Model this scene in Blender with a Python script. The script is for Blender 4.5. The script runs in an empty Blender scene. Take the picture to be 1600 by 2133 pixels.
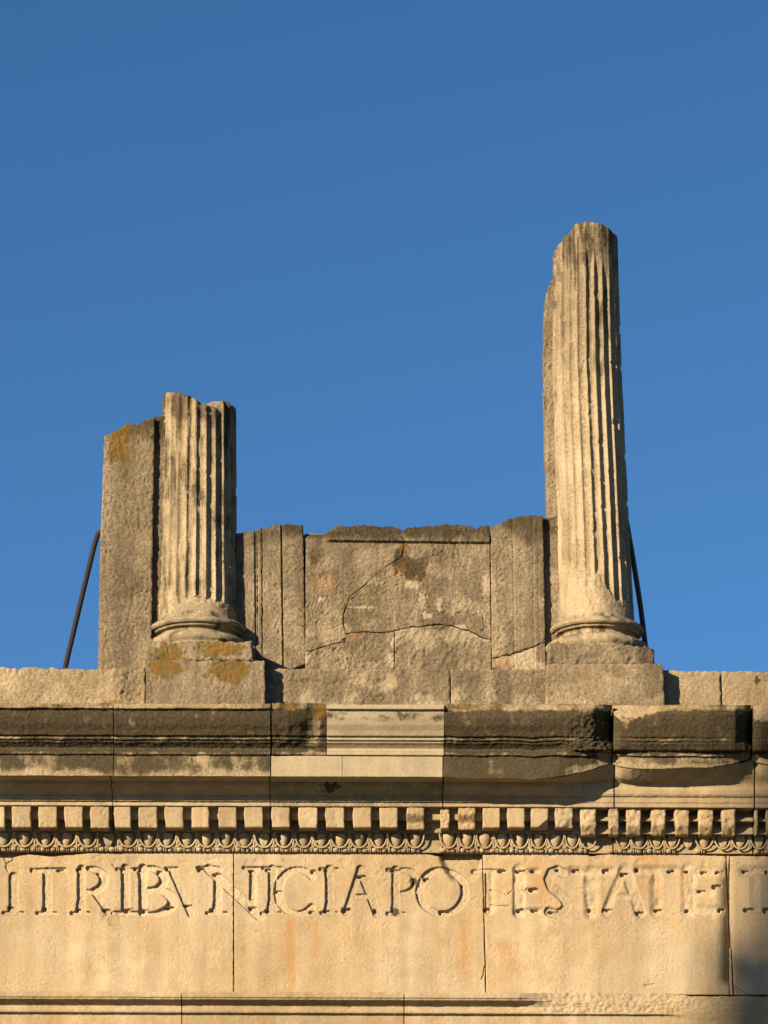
import bpy, math
import numpy as np
from mathutils import Vector, Matrix

# ------------------------------------------------------------------ camera
S = bpy.context.scene
W0, H0, FPX = 1600.0, 2133.0, 8000.0      # photo size and focal length in photo pixels
U = 0.004                                  # metres per photo pixel on the facade
PITCH, ROLL = math.radians(18.0), math.radians(0.2)
DIST = FPX * U
CAM = np.array([0.0, -DIST * math.cos(PITCH), 1.6])
fw = np.array([0, math.cos(PITCH), math.sin(PITCH)])
up0 = np.array([0, -math.sin(PITCH), math.cos(PITCH)])
rt0 = np.array([1.0, 0, 0])
cr, sr = math.cos(ROLL), math.sin(ROLL)
rt = rt0 * cr + up0 * sr
up = up0 * cr - rt0 * sr
cd = bpy.data.cameras.new('camera')
cam = bpy.data.objects.new('camera', cd)
S.collection.objects.link(cam)
M = Matrix((( rt[0], up[0], -fw[0], CAM[0]), (rt[1], up[1], -fw[1], CAM[1]),
            (rt[2], up[2], -fw[2], CAM[2]), (0, 0, 0, 1)))
cam.matrix_world = M
cd.sensor_fit = 'HORIZONTAL'; cd.sensor_width = 36.0; cd.lens = 36.0 * FPX / W0
cd.clip_start = 0.5; cd.clip_end = 5000
S.camera = cam
S.render.resolution_x = 768; S.render.resolution_y = 1024

# ------------------------------------------------------------------ sky, sun, exposure
SUN_A, SUN_B = 0.93, 0.42                  # light moves (A, 1, -B): right, into the wall, down
sdir = Vector((SUN_A, 1.0, -SUN_B)).normalized()
to_sun = -sdir
sun_el = math.asin(to_sun.z)
sun_az = math.atan2(to_sun.x, to_sun.y)
wd = bpy.data.worlds.new('World'); S.world = wd; wd.use_nodes = True
wn = wd.node_tree.nodes; wl = wd.node_tree.links
for n in list(wn): wn.remove(n)
wo = wn.new('ShaderNodeOutputWorld'); bg = wn.new('ShaderNodeBackground')
sky = wn.new('ShaderNodeTexSky'); sky.sky_type = 'NISHITA'; sky.sun_disc = False
sky.sun_elevation = sun_el; sky.sun_rotation = sun_az
sky.altitude = 1500; sky.air_density = 0.72; sky.dust_density = 0.0; sky.ozone_density = 4.0
hs = wn.new('ShaderNodeHueSaturation'); hs.inputs['Saturation'].default_value = 1.12
wl.new(sky.outputs[0], hs.inputs['Color']); tint = wn.new('ShaderNodeMix'); tint.data_type = 'RGBA'; tint.blend_type = 'MULTIPLY'; tint.inputs[0].default_value = 1.0
tint.inputs[7].default_value = (1.08, 1.01, 0.905, 1)
wl.new(hs.outputs[0], tint.inputs[6]); wl.new(tint.outputs[2], bg.inputs['Color'])
bg.inputs['Strength'].default_value = 0.054
wl.new(bg.outputs[0], wo.inputs[0])
sl = bpy.data.lights.new('sun', 'SUN'); sl.energy = 5.0; sl.angle = math.radians(0.53)
sl.color = (1.0, 0.775, 0.51)
so = bpy.data.objects.new('sun', sl); S.collection.objects.link(so)
so.rotation_euler = sdir.to_track_quat('-Z', 'Y').to_euler(); so.location = (-20, -20, 30)
S.view_settings.view_transform = 'Standard'; S.view_settings.look = 'None'
S.view_settings.exposure = 1.50; S.view_settings.gamma = 1.0
S.view_settings.use_curve_mapping = False
S.render.engine = 'CYCLES'

# ------------------------------------------------------------------ helpers
def P(px, py, Y):
    """photo pixel + depth (in photo-pixel units, + = into the wall) -> world point array"""
    px, py, Y = np.broadcast_arrays(np.asarray(px, float), np.asarray(py, float), np.asarray(Y, float) * U)
    a = (px - W0 / 2) / FPX; b = -(py - H0 / 2) / FPX
    d = fw + a[..., None] * rt + b[..., None] * up
    t = (Y - CAM[1]) / d[..., 1]
    return CAM + d * t[..., None]

def ZC(py, Y): return P(W0 / 2, py, Y)[..., 2]          # height of a picture row at mid-width
def XC(px, py, Y): return P(px, py, Y)[..., 0]

_tab = {}
def gn(x, y, seed=0):
    if seed not in _tab:
        r = np.random.RandomState(seed + 17)
        a = r.rand(256, 256) * 2 * np.pi
        _tab[seed] = (np.cos(a), np.sin(a))
    C_, S_ = _tab[seed]
    x = np.asarray(x, float); y = np.asarray(y, float)
    xi = np.floor(x).astype(int); yi = np.floor(y).astype(int)
    xf = x - xi; yf = y - yi
    u = xf * xf * xf * (xf * (xf * 6 - 15) + 10); v = yf * yf * yf * (yf * (yf * 6 - 15) + 10)
    def g(ix, iy, dx, dy):
        i = ix & 255; j = iy & 255
        return C_[i, j] * dx + S_[i, j] * dy
    n0 = g(xi, yi, xf, yf) * (1 - u) + g(xi + 1, yi, xf - 1, yf) * u
    n1 = g(xi, yi + 1, xf, yf - 1) * (1 - u) + g(xi + 1, yi + 1, xf - 1, yf - 1) * u
    return (n0 * (1 - v) + n1 * v) * 1.4
def fbm(x, y, s, seed=0, oct=3, gain=0.5):
    r = 0; a = 1.0
    for k in range(oct):
        r = r + a * gn(np.asarray(x) / s + 31.7 * k, np.asarray(y) / s - 13.1 * k, seed + k); s = s * 0.5; a *= gain
    return r
def sst(a, b, x):
    t = np.clip((x - a) / (b - a), 0, 1); return t * t * (3 - 2 * t)
def lerpk(x, ks):
    a = np.array(ks, float); return np.interp(x, a[:, 0], a[:, 1])
def segd(x, y, x0, y0, x1, y1):
    dx, dy = x1 - x0, y1 - y0
    t = np.clip(((x - x0) * dx + (y - y0) * dy) / (dx * dx + dy * dy + 1e-9), 0, 1)
    return np.hypot(x - x0 - t * dx, y - y0 - t * dy), t
def polyd(x, y, pts):
    d = np.full(np.shape(x), 1e9)
    for (a, b), (c, e) in zip(pts[:-1], pts[1:]):
        d = np.minimum(d, segd(x, y, a, b, c, e)[0])
    return d
def blob(x, y, cx, cy, rx, ry, seed=0, ragged=0.5):
    d = np.hypot((x - cx) / rx, (y - cy) / ry) + ragged * fbm(x, y, max(6, min(rx, ry) * .8), seed, 3)
    return 1 - sst(0.55, 1.15, d)

COL = S.collection
WLOC = {}
def place(o, c, parent):
    c = np.asarray(c, float); WLOC[o.name] = c
    base = WLOC[parent.name] if parent is not None else np.zeros(3)
    o.parent = parent; o.location = tuple(c - base)
def tag(o, label=None, cat=None, group=None, kind=None):
    if label: o['label'] = label
    if cat: o['category'] = cat
    if group: o['group'] = group
    if kind: o['kind'] = kind
    return o
def thing(name, loc, label, cat, group=None):
    o = bpy.data.objects.new(name, None); COL.objects.link(o); o.empty_display_size = 0.2
    place(o, loc, None); return tag(o, label, cat, group, 'thing')
def mk(name, V, F, wear, mat, parent=None, tris=None):
    V = np.asarray(V, float).reshape(-1, 3); F = np.asarray(F, int).reshape(-1, 4)
    c = V.mean(0); me = bpy.data.meshes.new(name)
    n = len(V); loops = F.ravel(); starts = np.arange(len(F)) * 4
    if tris is not None and len(tris):
        T = np.asarray(tris, int).reshape(-1, 3)
        starts = np.concatenate([starts, len(loops) + np.arange(len(T)) * 3]); loops = np.concatenate([loops, T.ravel()])
    me.vertices.add(n); me.vertices.foreach_set('co', (V - c).ravel().astype(np.float32))
    me.loops.add(len(loops)); me.loops.foreach_set('vertex_index', loops.astype(np.int32))
    me.polygons.add(len(starts)); me.polygons.foreach_set('loop_start', starts.astype(np.int32))
    me.update(calc_edges=True); me.validate()
    me.polygons.foreach_set('use_smooth', np.ones(len(me.polygons), bool))
    at = me.attributes.new('wear', 'FLOAT_COLOR', 'POINT')
    w = np.zeros((n, 4)) if wear is None else np.asarray(wear, float).reshape(-1, 4)
    at.data.foreach_set('color', w.ravel().astype(np.float32))
    if mat is not None: me.materials.append(mat)
    o = bpy.data.objects.new(name, me); COL.objects.link(o); place(o, c, parent)
    return o
def copy_to(src, c, parent, name=None):
    o = src.copy(); COL.objects.link(o); place(o, c, parent); return o
def gquads(ny, nx, off=0, flip=False):
    i = np.arange(ny * nx).reshape(ny, nx) + off
    q = np.stack([i[:-1, :-1], i[1:, :-1], i[1:, 1:], i[:-1, 1:]], -1).reshape(-1, 4)
    return q[:, ::-1] if flip else q
def ring_of(ny, nx):
    i = np.arange(ny * nx).reshape(ny, nx)
    return np.concatenate([i[0, :-1], i[:-1, -1], i[-1, :0:-1], i[:0:-1, 0]])
def closed_grid(V, W, ybk):
    """front grid V (ny,nx,3) + walls back to world y = ybk + back face; rows top->bottom, columns left->right"""
    ny, nx = V.shape[:2]
    r = ring_of(ny, nx); fl = V.reshape(-1, 3); m = len(r); N = ny * nx
    A = fl[r]; B = A.copy(); B[:, 1] = ybk
    mid = (A + B) / 2
    allV = np.concatenate([fl, A, B]); Wf = W.reshape(-1, 4)
    allW = np.concatenate([Wf, Wf[r], Wf[r]])
    k = np.arange(m); k2 = (k + 1) % m
    walls = np.stack([N + k, N + k2, N + m + k2, N + m + k], -1)
    # back face: join top ring to bottom ring
    top = N + m + np.arange(nx); bot = N + m + (nx - 1 + ny - 1) + np.arange(nx)[::-1]
    bot = np.where(bot >= N + 2 * m, bot - m, bot)
    back = np.stack([top[:-1], top[1:], bot[1:], bot[:-1]], -1)
    return allV, np.concatenate([gquads(ny, nx), walls, back]), allW

def slab(name, parent, mat, L, R, T, B, Y, back, res=2.0, depth=None, wear=None, arris=3.0, chip=1.5, rough=0.6, rs=7.0,
         seed=0, split=None, fade=None):
    """stone slab outlined in photo pixels: L,R(py), T,B(px) numbers or key lists, front at depth Y"""
    f = lambda q: (lambda v: np.full(np.shape(v), float(q))) if np.isscalar(q) else (lambda v: lerpk(v, q))
    L_, R_, T_, B_ = f(L), f(R), f(T), f(B)
    vals = lambda q, fn: [fn(v) for v in ([q] if np.isscalar(q) else [k[1] for k in q])]
    w = max(vals(R, float)) - min(vals(L, float)); h = max(vals(B, float)) - min(vals(T, float))
    nx = max(6, int(w / res) + 1); ny = max(6, int(h / res) + 1)
    s, t = np.meshgrid(np.linspace(0, 1, nx), np.linspace(0, 1, ny))
    ymid = (np.mean(vals(T, float)) * (1 - t) + np.mean(vals(B, float)) * t)
    x = L_(ymid) * (1 - s) + R_(ymid) * s
    tp = T_(x) + 1.2 * chip * fbm(x, x * 0 + seed * 7.7, 14, seed + 3, 4)
    y = tp * (1 - t) + B_(x) * t
    x = L_(y) * (1 - s) + R_(y) * s
    ex = chip * 0.35 * fbm(y, x * 0 + seed, 16, seed + 9, 3)
    x = x + ex * (np.abs(s - .5) * 2) ** 4
    dl = np.minimum(x - L_(y), R_(y) - x); dt = np.minimum(y - tp, B_(x) - y)
    de = np.minimum(dl, dt)
    rr = arris * (1 + 0.9 * fbm(x, y, 18, seed + 5, 3))
    rr = np.clip(rr, 0.6, None)
    q = np.clip(1 - de / rr, 0, 1)
    off = rr * (1 - np.sqrt(np.clip(1 - q * q, 0, 1)))
    rmod = .45 + 1.1 * sst(-.35, .5, fbm(x, y, 70, seed + 6, 2))
    off = off + rough * rmod * fbm(x, y, rs, seed + 1, 3) + rough * 1.6 * rmod * sst(.35, .6, fbm(x, y, rs * 1.7, seed + 8, 2)) + rough * 1.2 * fbm(x, y, rs * 6, seed + 2, 2)
    if depth is not None: off = off + depth(x, y)
    V = P(x, y, Y); V[..., 1] += off * U
    Wv = np.zeros(x.shape + (4,)) if wear is None else wear(x, y)
    if split is not None: return x, y, V, Wv
    a, b, c = closed_grid(V, Wv, back * U)
    return mk(name, a, b, c, mat, parent)

def loft(name, parent, mat, keys, seg, px0, px1, res=3.0, Xref=-140, rough=0.6, rs=9.0, seed=0, wear=None, disp=None, cap=True, wob=0.0):
    """sweep of a profile along x; keys = [(px, [(Y,py),...])], seg = samples for each profile segment"""
    nx = int((px1 - px0) / res) + 2
    xs = np.linspace(px0, px1, nx)
    prof = []
    for kx, pts in keys:
        p = np.array(pts, float); o = []
        for i, n in enumerate(seg):
            tt = np.arange(n) / n
            o.append(p[i] * (1 - tt[:, None]) + p[i + 1] * tt[:, None])
        o.append(p[-1:]); prof.append(np.concatenate(o))
    prof = np.array(prof); kx = np.array([k[0] for k in keys], float)
    ny = prof.shape[1]
    Yg = np.empty((ny, nx)); pg = np.empty((ny, nx))
    for j in range(ny):
        Yg[j] = np.interp(xs, kx, prof[:, j, 0]); pg[j] = np.interp(xs, kx, prof[:, j, 1])
    xg = np.broadcast_to(xs, (ny, nx)).copy()
    sarc = np.cumsum(np.concatenate([[0], np.hypot(np.diff(prof[0, :, 0]), np.diff(prof[0, :, 1]))]))[:, None] + np.zeros((1, nx))
    if disp is not None:
        dY, dp = disp(xg, pg, Yg); Yg = Yg + dY; pg = pg + dp
    V = np.empty((ny, nx, 3))
    V[..., 0] = XC(xg, 1560.0 if np.mean(pg) < 1800 else 2090.0, Xref)
    V[..., 1] = Yg * U; V[..., 2] = ZC(pg, Yg)
    gx = np.gradient(V, axis=1); gy = np.gradient(V, axis=0)
    nrm = np.cross(gy, gx); nrm /= np.linalg.norm(nrm, axis=2, keepdims=True) + 1e-12
    sg = np.sign(np.mean(nrm[..., 1])); nrm *= -sg if sg != 0 else 1      # outwards = -y
    ra = rough(xg, pg, Yg) if callable(rough) else rough
    d = ra * fbm(xg, sarc + seed * 37, rs, seed, 3) + ra * 0.9 * fbm(xg, sarc, rs * 5, seed + 4, 2)
    V += nrm * (d * U)[..., None]
    if wob: V[..., 2] += wob * U * fbm(xg, xg * 0 + seed, 60, seed + 8, 3)
    Wv = np.zeros((ny, nx, 4)) if wear is None else wear(xg, pg)
    Vf = V.reshape(-1, 3); q = gquads(ny, nx)
    if sg < 0: pass
    if not cap: return mk(name, Vf, q, Wv, mat, parent)
    # end caps: strip from each end profile to a back line
    N = ny * nx; i = np.arange(N).reshape(ny, nx)
    e = []; aV = [Vf]; aW = [Wv.reshape(-1, 4)]; off = N
    for col, fl in ((0, False), (nx - 1, True)):
        A = V[:, col]; Bk = A.copy(); Bk[:, 1] = max(V[..., 1].max(), 0.1) + 0.05
        aV += [A, Bk]; aW += [Wv[:, col], Wv[:, col]]
        k = np.arange(ny - 1)
        e.append(np.stack([off + k, off + k + 1, off + ny + k + 1, off + ny + k], -1)); off += 2 * ny
    return mk(name, np.concatenate(aV), np.concatenate([q] + e), np.concatenate(aW), mat, parent)

# ------------------------------------------------------------------ materials
def stone(name, A, B, big=1.1, streak=0.25, speck=0.25, bump=0.5, crustc=(0.021, 0.017, 0.0095), pit=0.5):
    AL = 0.46; A = tuple(v * AL for v in A); B = tuple(v * AL for v in B)
    m = bpy.data.materials.new(name); m.use_nodes = True
    N = m.node_tree.nodes; K = m.node_tree.links
    bs = N['Principled BSDF']; bs.inputs['Roughness'].default_value = 0.92
    bs.inputs['Specular IOR Level'].default_value = 0.15
    geo = N.new('ShaderNodeNewGeometry'); pos = geo.outputs['Position']
    at = N.new('ShaderNodeAttribute'); at.attribute_name = 'wear'
    sp = N.new('ShaderNodeSeparateColor'); K.new(at.outputs['Color'], sp.inputs[0])
    def noise(scale, det=4, rough=.6, sc=(1, 1, 1)):
        n = N.new('ShaderNodeTexNoise'); n.inputs['Scale'].default_value = scale
        n.inputs['Detail'].default_value = det; n.inputs['Roughness'].default_value = rough
        mp = N.new('ShaderNodeMapping'); mp.inputs['Scale'].default_value = sc
        K.new(pos, mp.inputs[0]); K.new(mp.outputs[0], n.inputs['Vector']); return n.outputs[0]
    def math_(op, a, b=None, c=None, clamp=False):
        n = N.new('ShaderNodeMath'); n.operation = op; n.use_clamp = clamp
        for i, v in enumerate((a, b, c)):
            if v is None: continue
            if isinstance(v, (int, float)): n.inputs[i].default_value = v
            else: K.new(v, n.inputs[i])
        return n.outputs[0]
    def rng(v, a, b, c=0.0, d=1.0):
        n = N.new('ShaderNodeMapRange'); n.interpolation_type = 'SMOOTHSTEP'
        K.new(v, n.inputs[0])
        for i, q in zip((1, 2, 3, 4), (a, b, c, d)): n.inputs[i].default_value = q
        return n.outputs[0]
    def mix(f, a, b, mode='MIX'):
        n = N.new('ShaderNodeMix'); n.data_type = 'RGBA'; n.blend_type = mode
        if isinstance(f, (int, float)): n.inputs[0].default_value = f
        else: K.new(f, n.inputs[0])
        for i, v in ((6, a), (7, b)):
            if isinstance(v, tuple): n.inputs[i].default_value = v + (1,)
            else: K.new(v, n.inputs[i])
        return n.outputs[2]
    nb = noise(big, 5, .62); nm = noise(7, 5, .65); nf = noise(55, 4, .7); ns = noise(5, 4, .6, (1, 1, .09)); nx_ = noise(170, 2, .6)
    c = mix(rng(nb, .36, .66), A, B)
    c = mix(rng(nm, .3, .75, 0, .45), c, tuple(v * .72 for v in B))
    st = rng(ns, .3, .72, 1 - streak, 1 + streak * .35)
    c = mix(1.0, c, st, 'MULTIPLY')
    spk = rng(nf, .25, .72, 1 - speck, 1 + speck * .4)
    c = mix(1.0, c, spk, 'MULTIPLY')
    # ochre / rust staining (B)
    fo = rng(math_('ADD', sp.outputs[2], math_('MULTIPLY', math_('SUBTRACT', nm, .5), .7)),   .15, 1.0, 0, .8)
    c = mix(fo, c, (0.235, 0.14, 0.058))
    # pale fresh or washed stone (alpha)
    fp = rng(math_('ADD', at.outputs['Alpha'], math_('ADD', math_('MULTIPLY', math_('SUBTRACT', nm, .5), .7), math_('MULTIPLY', math_('SUBTRACT', nf, .5), .9))), .1, .95, 0, .8)
    c = mix(fp, c, (0.295, 0.245, 0.168))
    # dark biological crust (R)
    n2 = math_('ADD', math_('MULTIPLY', nm, .45), math_('MULTIPLY', nf, .55))
    fc = rng(math_('ADD', sp.outputs[0], math_('MULTIPLY', math_('SUBTRACT', n2, .5), 1.9)), .28, .72, 0, .93)
    cc = mix(rng(nf, .35, .7), crustc, tuple(v * 1.9 for v in crustc))
    cc = mix(rng(nx_, .5, .75, 0, .35), cc, (0.085, 0.07, 0.043))
    c = mix(fc, c, cc)
    # lichen (G)
    fl = rng(math_('ADD', sp.outputs[1], math_('MULTIPLY', math_('SUBTRACT', n2, .5), 2.6)),   .3, .85, 0, .88)
    cl = mix(rng(nm, .4, .6), (0.105, 0.057, 0.008), (0.078, 0.056, 0.015))
    c = mix(fl, c, cl)
    oi = N.new('ShaderNodeObjectInfo')
    c = mix(1.0, c, rng(oi.outputs['Random'], 0, 1, .9, 1.07), 'MULTIPLY')
    K.new(c, bs.inputs['Base Color'])
    bm = N.new('ShaderNodeBump'); bm.inputs['Strength'].default_value = bump; bm.inputs['Distance'].default_value = 0.006
    npt = noise(85, 2, .5); vary = rng(noise(2.2, 3, .6), .35, .65, .25, 1.3)
    hgt = math_('MULTIPLY', vary, math_('ADD', math_('SUBTRACT', nf, math_('MULTIPLY', rng(npt, .56, .66), 1.1)), math_('MULTIPLY', nx_, pit)))
    K.new(hgt, bm.inputs['Height']); K.new(bm.outputs[0], bs.inputs['Normal'])
    return m
M_FR = stone('golden_limestone', (0.65, 0.54, 0.37), (0.59, 0.45, 0.265), 1.0, .2, .16, .3, pit=.3)
M_CO = stone('buff_limestone', (0.55, 0.455, 0.30), (0.48, 0.37, 0.215), 1.4, .22, .32, .8)
M_UP = stone('weathered_grey_limestone', (0.44, 0.355, 0.24), (0.30, 0.24, 0.158), 1.6, .4, .5, .65)
M_SH = stone('column_limestone', (0.66, 0.545, 0.36), (0.53, 0.425, 0.27), 1.6, .28, .45, .8)
M_NEW = stone('new_pale_limestone', (0.62, 0.54, 0.38), (0.57, 0.48, 0.32), 2.2, .12, .12, .25)
def plain(name, col, rough=.8, metal=0.0, var=.35, scale=14):
    m = bpy.data.materials.new(name); m.use_nodes = True
    N = m.node_tree.nodes; K = m.node_tree.links; bs = N['Principled BSDF']
    n = N.new('ShaderNodeTexNoise'); n.inputs['Scale'].default_value = scale; n.inputs['Detail'].default_value = 5
    r = N.new('ShaderNodeMix'); r.data_type = 'RGBA'
    r.inputs[6].default_value = col + (1,); r.inputs[7].default_value = tuple(c * (1 - var) for c in col) + (1,)
    K.new(n.outputs[0], r.inputs[0]); K.new(r.outputs[2], bs.inputs['Base Color'])
    bs.inputs['Roughness'].default_value = rough; bs.inputs['Metallic'].default_value = metal
    return m
M_IRON = plain('rusted_brown_iron', (0.012, 0.006, 0.006), .9, .0, .5, 30)
M_IRON2 = plain('black_painted_iron', (0.012, 0.011, 0.013), .55, .0, .5, 30)
M_GND = plain('dark_green_ground', (0.065, 0.07, 0.04), .9, 0, .25, .6)  # even dark green, kept low to weaken the bounce onto the stone

# ------------------------------------------------------------------ setting: ground and the building's hidden mass
gv = np.array([[-400, -400, 0], [400, -400, 0], [400, 400, 0], [-400, 400, 0]], float)
tag(mk('ground', gv, [[0, 1, 2, 3]], None, M_GND), kind='structure')

def box_mesh(name, x0, x1, y0, y1, z0, z1, mat, parent=None):
    v = [(x, y, z) for z in (z0, z1) for y in (y0, y1) for x in (x0, x1)]
    f = [[0, 1, 5, 4], [1, 3, 7, 5], [3, 2, 6, 7], [2, 0, 4, 6], [4, 5, 7, 6], [2, 3, 1, 0]]
    v = np.array(v); V = v[np.array(f)].reshape(-1, 3)
    o = mk(name, V, np.arange(24).reshape(6, 4), None, mat, parent)
    o.data.polygons.foreach_set('use_smooth', np.zeros(6, bool)); return o
XL, XR = -4.2, 4.2
z_fr_top = float(ZC(1776, 0)); z_fr_bot = float(ZC(2066, 0)); z_corn = float(ZC(1520, 0))
body = thing('building_wall', (0, 0.5, 0), 'plain limestone wall below and behind the carved entablature', 'wall')
box_mesh('wall_face', XL, XR, 0.03, 1.4, 0, float(ZC(2300, 0)), M_FR, body)
box_mesh('wall_core', XL, XR, 0.10, 1.3, float(ZC(2300, 0)) + .002, float(ZC(1540, 0)), M_FR, body)

# ------------------------------------------------------------------ architrave
arch = thing('architrave', (0, 0, float(ZC(2300, 0))), 'golden stone architrave with crown moulding under the inscribed frieze', 'architrave')
AP = [(6, 2074), (-29, 2067), (-30, 2068.5), (-30, 2078), (-27, 2080.5), (-26.5, 2083), (-18, 2087), (-8, 2092.8), (-4.5, 2097.5), (-9, 2103.5), (-11, 2106.5), (-10, 2110.5), (-2, 2114), (-1, 2116), (-1, 2300)]
AS = [3, 2, 6, 3, 2, 3, 5, 4, 5, 3, 4, 4, 3, 70]
AW = [(6, 2069), (-6, 2067.5), (-6, 2071), (-6.5, 2078), (-7.5, 2081), (-8, 2084), (-8, 2087), (-8, 2092), (-8, 2097), (-8.5, 2102), (-8.5, 2106), (-8, 2111), (-2.5, 2113.5), (-1, 2116), (-1, 2300)]
AE = [(6, 2074), (-1, 2073), (-2, 2076), (-3, 2079), (-3.5, 2083), (-4, 2086), (-4, 2089), (-4, 2094), (-4, 2099), (-3.5, 2104), (-3, 2109), (-2.5, 2113), (-2, 2118), (-1, 2122), (-1, 2300)]
def arch_wear(x, y):
    w = np.zeros(x.shape + (4,))
    w[..., 0] = 0.42 * np.exp(-((y - 2094) / 9.0) ** 2) * (0.6 + 0.7 * fbm(x, y * 3, 90, 71, 3))
    w[..., 2] = 0.35 * sst(-.1, .5, fbm(x * 1.5, y * .3, 70, 72, 3)) + .28 * sst(2112, 2122, y)
    w[..., 3] = .25 * sst(0, .6, fbm(x, y, 120, 73, 2))
    return w
loft('stone_block', arch, M_FR, [(-80, AP), (380, AP)], AS, -80, 378, 2.5, 0, .5, 9, 11, arch_wear)
loft('stone_block', arch, M_FR, [(380, AP), (842, AP)], AS, 380, 840.5, 2.5, 0, .5, 9, 12, arch_wear)
loft('stone_block', arch, M_FR, [(842, AP), (1080, AP), (1150, AW), (1380, AW), (1440, AE), (1700, AE)], AS, 842.5, 1700, 2.2, 0,
     lambda x, y, Y: .5 + 1.6 * sst(1100, 1150, x) * (1 - sst(2104, 2112, y)) * (1 - .5 * sst(1380, 1450, x)), 9, 13, arch_wear)

# ------------------------------------------------------------------ frieze with the cut inscription
fr = thing('frieze', (0, 0, z_fr_bot), 'golden stone frieze carved with worn Roman capital letters', 'frieze')
L_ = []     # letters: (char, strokes, half softness, depth)
def st(x0, y0, x1, y1, w, w1=None): return ('s', x0, y0, x1, y1, w, w if w1 is None else w1)
def foot(cx, y=1902, s=-1, w=20): return [st(cx - w, y, cx + w, y, 4), ('s', cx, y - 24, cx - 6, y - 3, 12, 7), ('s', cx, y - 24, cx + 6, y - 3, 12, 7)]
def head(cx, y=1811, w=18): return [st(cx - w, y, cx + w, y, 4), ('s', cx, y + 18, cx - 5, y + 3, 12, 7), ('s', cx, y + 18, cx + 5, y + 3, 12, 7)]
def arc(cx, cy, rx, ry, a0, a1, w, wt=None, n=22):
    o = []; A = np.radians(np.linspace(a0, a1, n))
    for p, q in zip(A[:-1], A[1:]):
        m = (p + q) / 2; ww = w if wt is None else wt + (w - wt) * abs(math.cos(m))
        o.append(st(cx + rx * math.cos(p), cy + ry * math.sin(p), cx + rx * math.cos(q), cy + ry * math.sin(q), ww))
    return o
L_.append(('I', [st(27, 1826, 27, 1896, 16)] + foot(26), 1.3, 6))
L_.append(('T', [st(97, 1816, 97, 1896, 16), st(66, 1813, 134, 1812, 7)] + foot(96), 1.2, 6.5))
L_.append(('R', [st(168, 1810, 168, 1896, 14)] + foot(166, 1902, 0, 18) + arc(184, 1833, 31, 24, -92, 100, 16, 6) + [st(196, 1856, 224, 1898, 14)], 1.2, 7))
L_.append(('I', [st(260, 1808, 260, 1899, 15), st(234, 1902, 288, 1902, 6)] + head(260), 1.2, 7.5))
L_.append(('B', [st(296, 1808, 296, 1900, 14)] + head(294, 1810, 14) + arc(306, 1832, 34, 24, -95, 95, 16, 6) + arc(310, 1878, 48, 26, -92, 95, 18, 6), 1.2, 7.5))
L_.append(('V', [st(358, 1814, 396, 1902, 13)] + [st(344, 1809, 368, 1809, 4)], 1.1, 6))
L_.append(('N', [st(452, 1812, 452, 1898, 14)] + foot(450) + [st(434, 1810, 540, 1908, 17), st(526, 1812, 524, 1896, 11), st(506, 1808, 546, 1808, 4), st(411, 1808, 446, 1807, 5)], 1.1, 6.5))
L_.append(('I', [st(566, 1810, 566, 1898, 14), st(546, 1808, 584, 1808, 4)] + foot(564), 1.3, 6))
L_.append(('C', arc(619, 1857, 41, 46, 45, 318, 16, 7), 1.3, 5.5))
L_.append(('I', [st(685, 1810, 685, 1898, 14)] + head(684) + foot(684, 1902, 0, 16), 1.2, 6))
L_.append(('A', [st(748, 1812, 719, 1900, 10), st(750, 1812, 784, 1900, 16), st(732, 1868, 768, 1866, 7)], 1.3, 5.5))
L_.append(('P', [st(823, 1812, 823, 1900, 14), st(806, 1812, 836, 1812, 4)] + foot(823, 1903, 0, 17) + arc(836, 1836, 31, 24, -92, 92, 14, 5), 1.3, 5.5))
L_.append(('O', arc(920, 1857, 47, 46, 0, 360, 14, 7, 40), 1.3, 6))
L_.append(('T', [st(1017, 1822, 1017, 1898, 13), st(985, 1813, 1048, 1815, 5)], 2.2, 5))
L_.append(('E', [st(1080, 1812, 1080, 1900, 20), st(1080, 1815, 1118, 1815, 8), st(1080, 1856, 1112, 1856, 8), st(1080, 1898, 1120, 1898, 8)], 3.5, 6))
SP = [(1172, 1818), (1160, 1812), (1147, 1817), (1141, 1831), (1146, 1846), (1160, 1859), (1174, 1872), (1180, 1886), (1172, 1899), (1158, 1903), (1142, 1899)]
L_.append(('S', [st(a[0], a[1], b[0], b[1], 15) for a, b in zip(SP[:-1], SP[1:])], 2.4, 5.5))
L_.append(('T', [st(1232, 1818, 1232, 1900, 24), st(1192, 1816, 1272, 1816, 12)], 6, 6))
L_.append(('A', [st(1298, 1812, 1261, 1900, 13), st(1302, 1812, 1334, 1900, 20), st(1278, 1868, 1318, 1868, 9)], 4, 5))
L_.append(('T', [st(1367, 1818, 1367, 1898, 18), st(1328, 1815, 1404, 1815, 12)], 6.5, 6))
L_.append(('E', [st(1434, 1814, 1434, 1898, 24), st(1434, 1817, 1500, 1817, 14), st(1434, 1858, 1478, 1858, 14), st(1434, 1896, 1500, 1896, 14)], 5.5, 4.5))
L_.append(('T', [st(1575, 1830, 1575, 1890, 14), st(1548, 1815, 1604, 1815, 10)], 6, 2.5))
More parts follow.
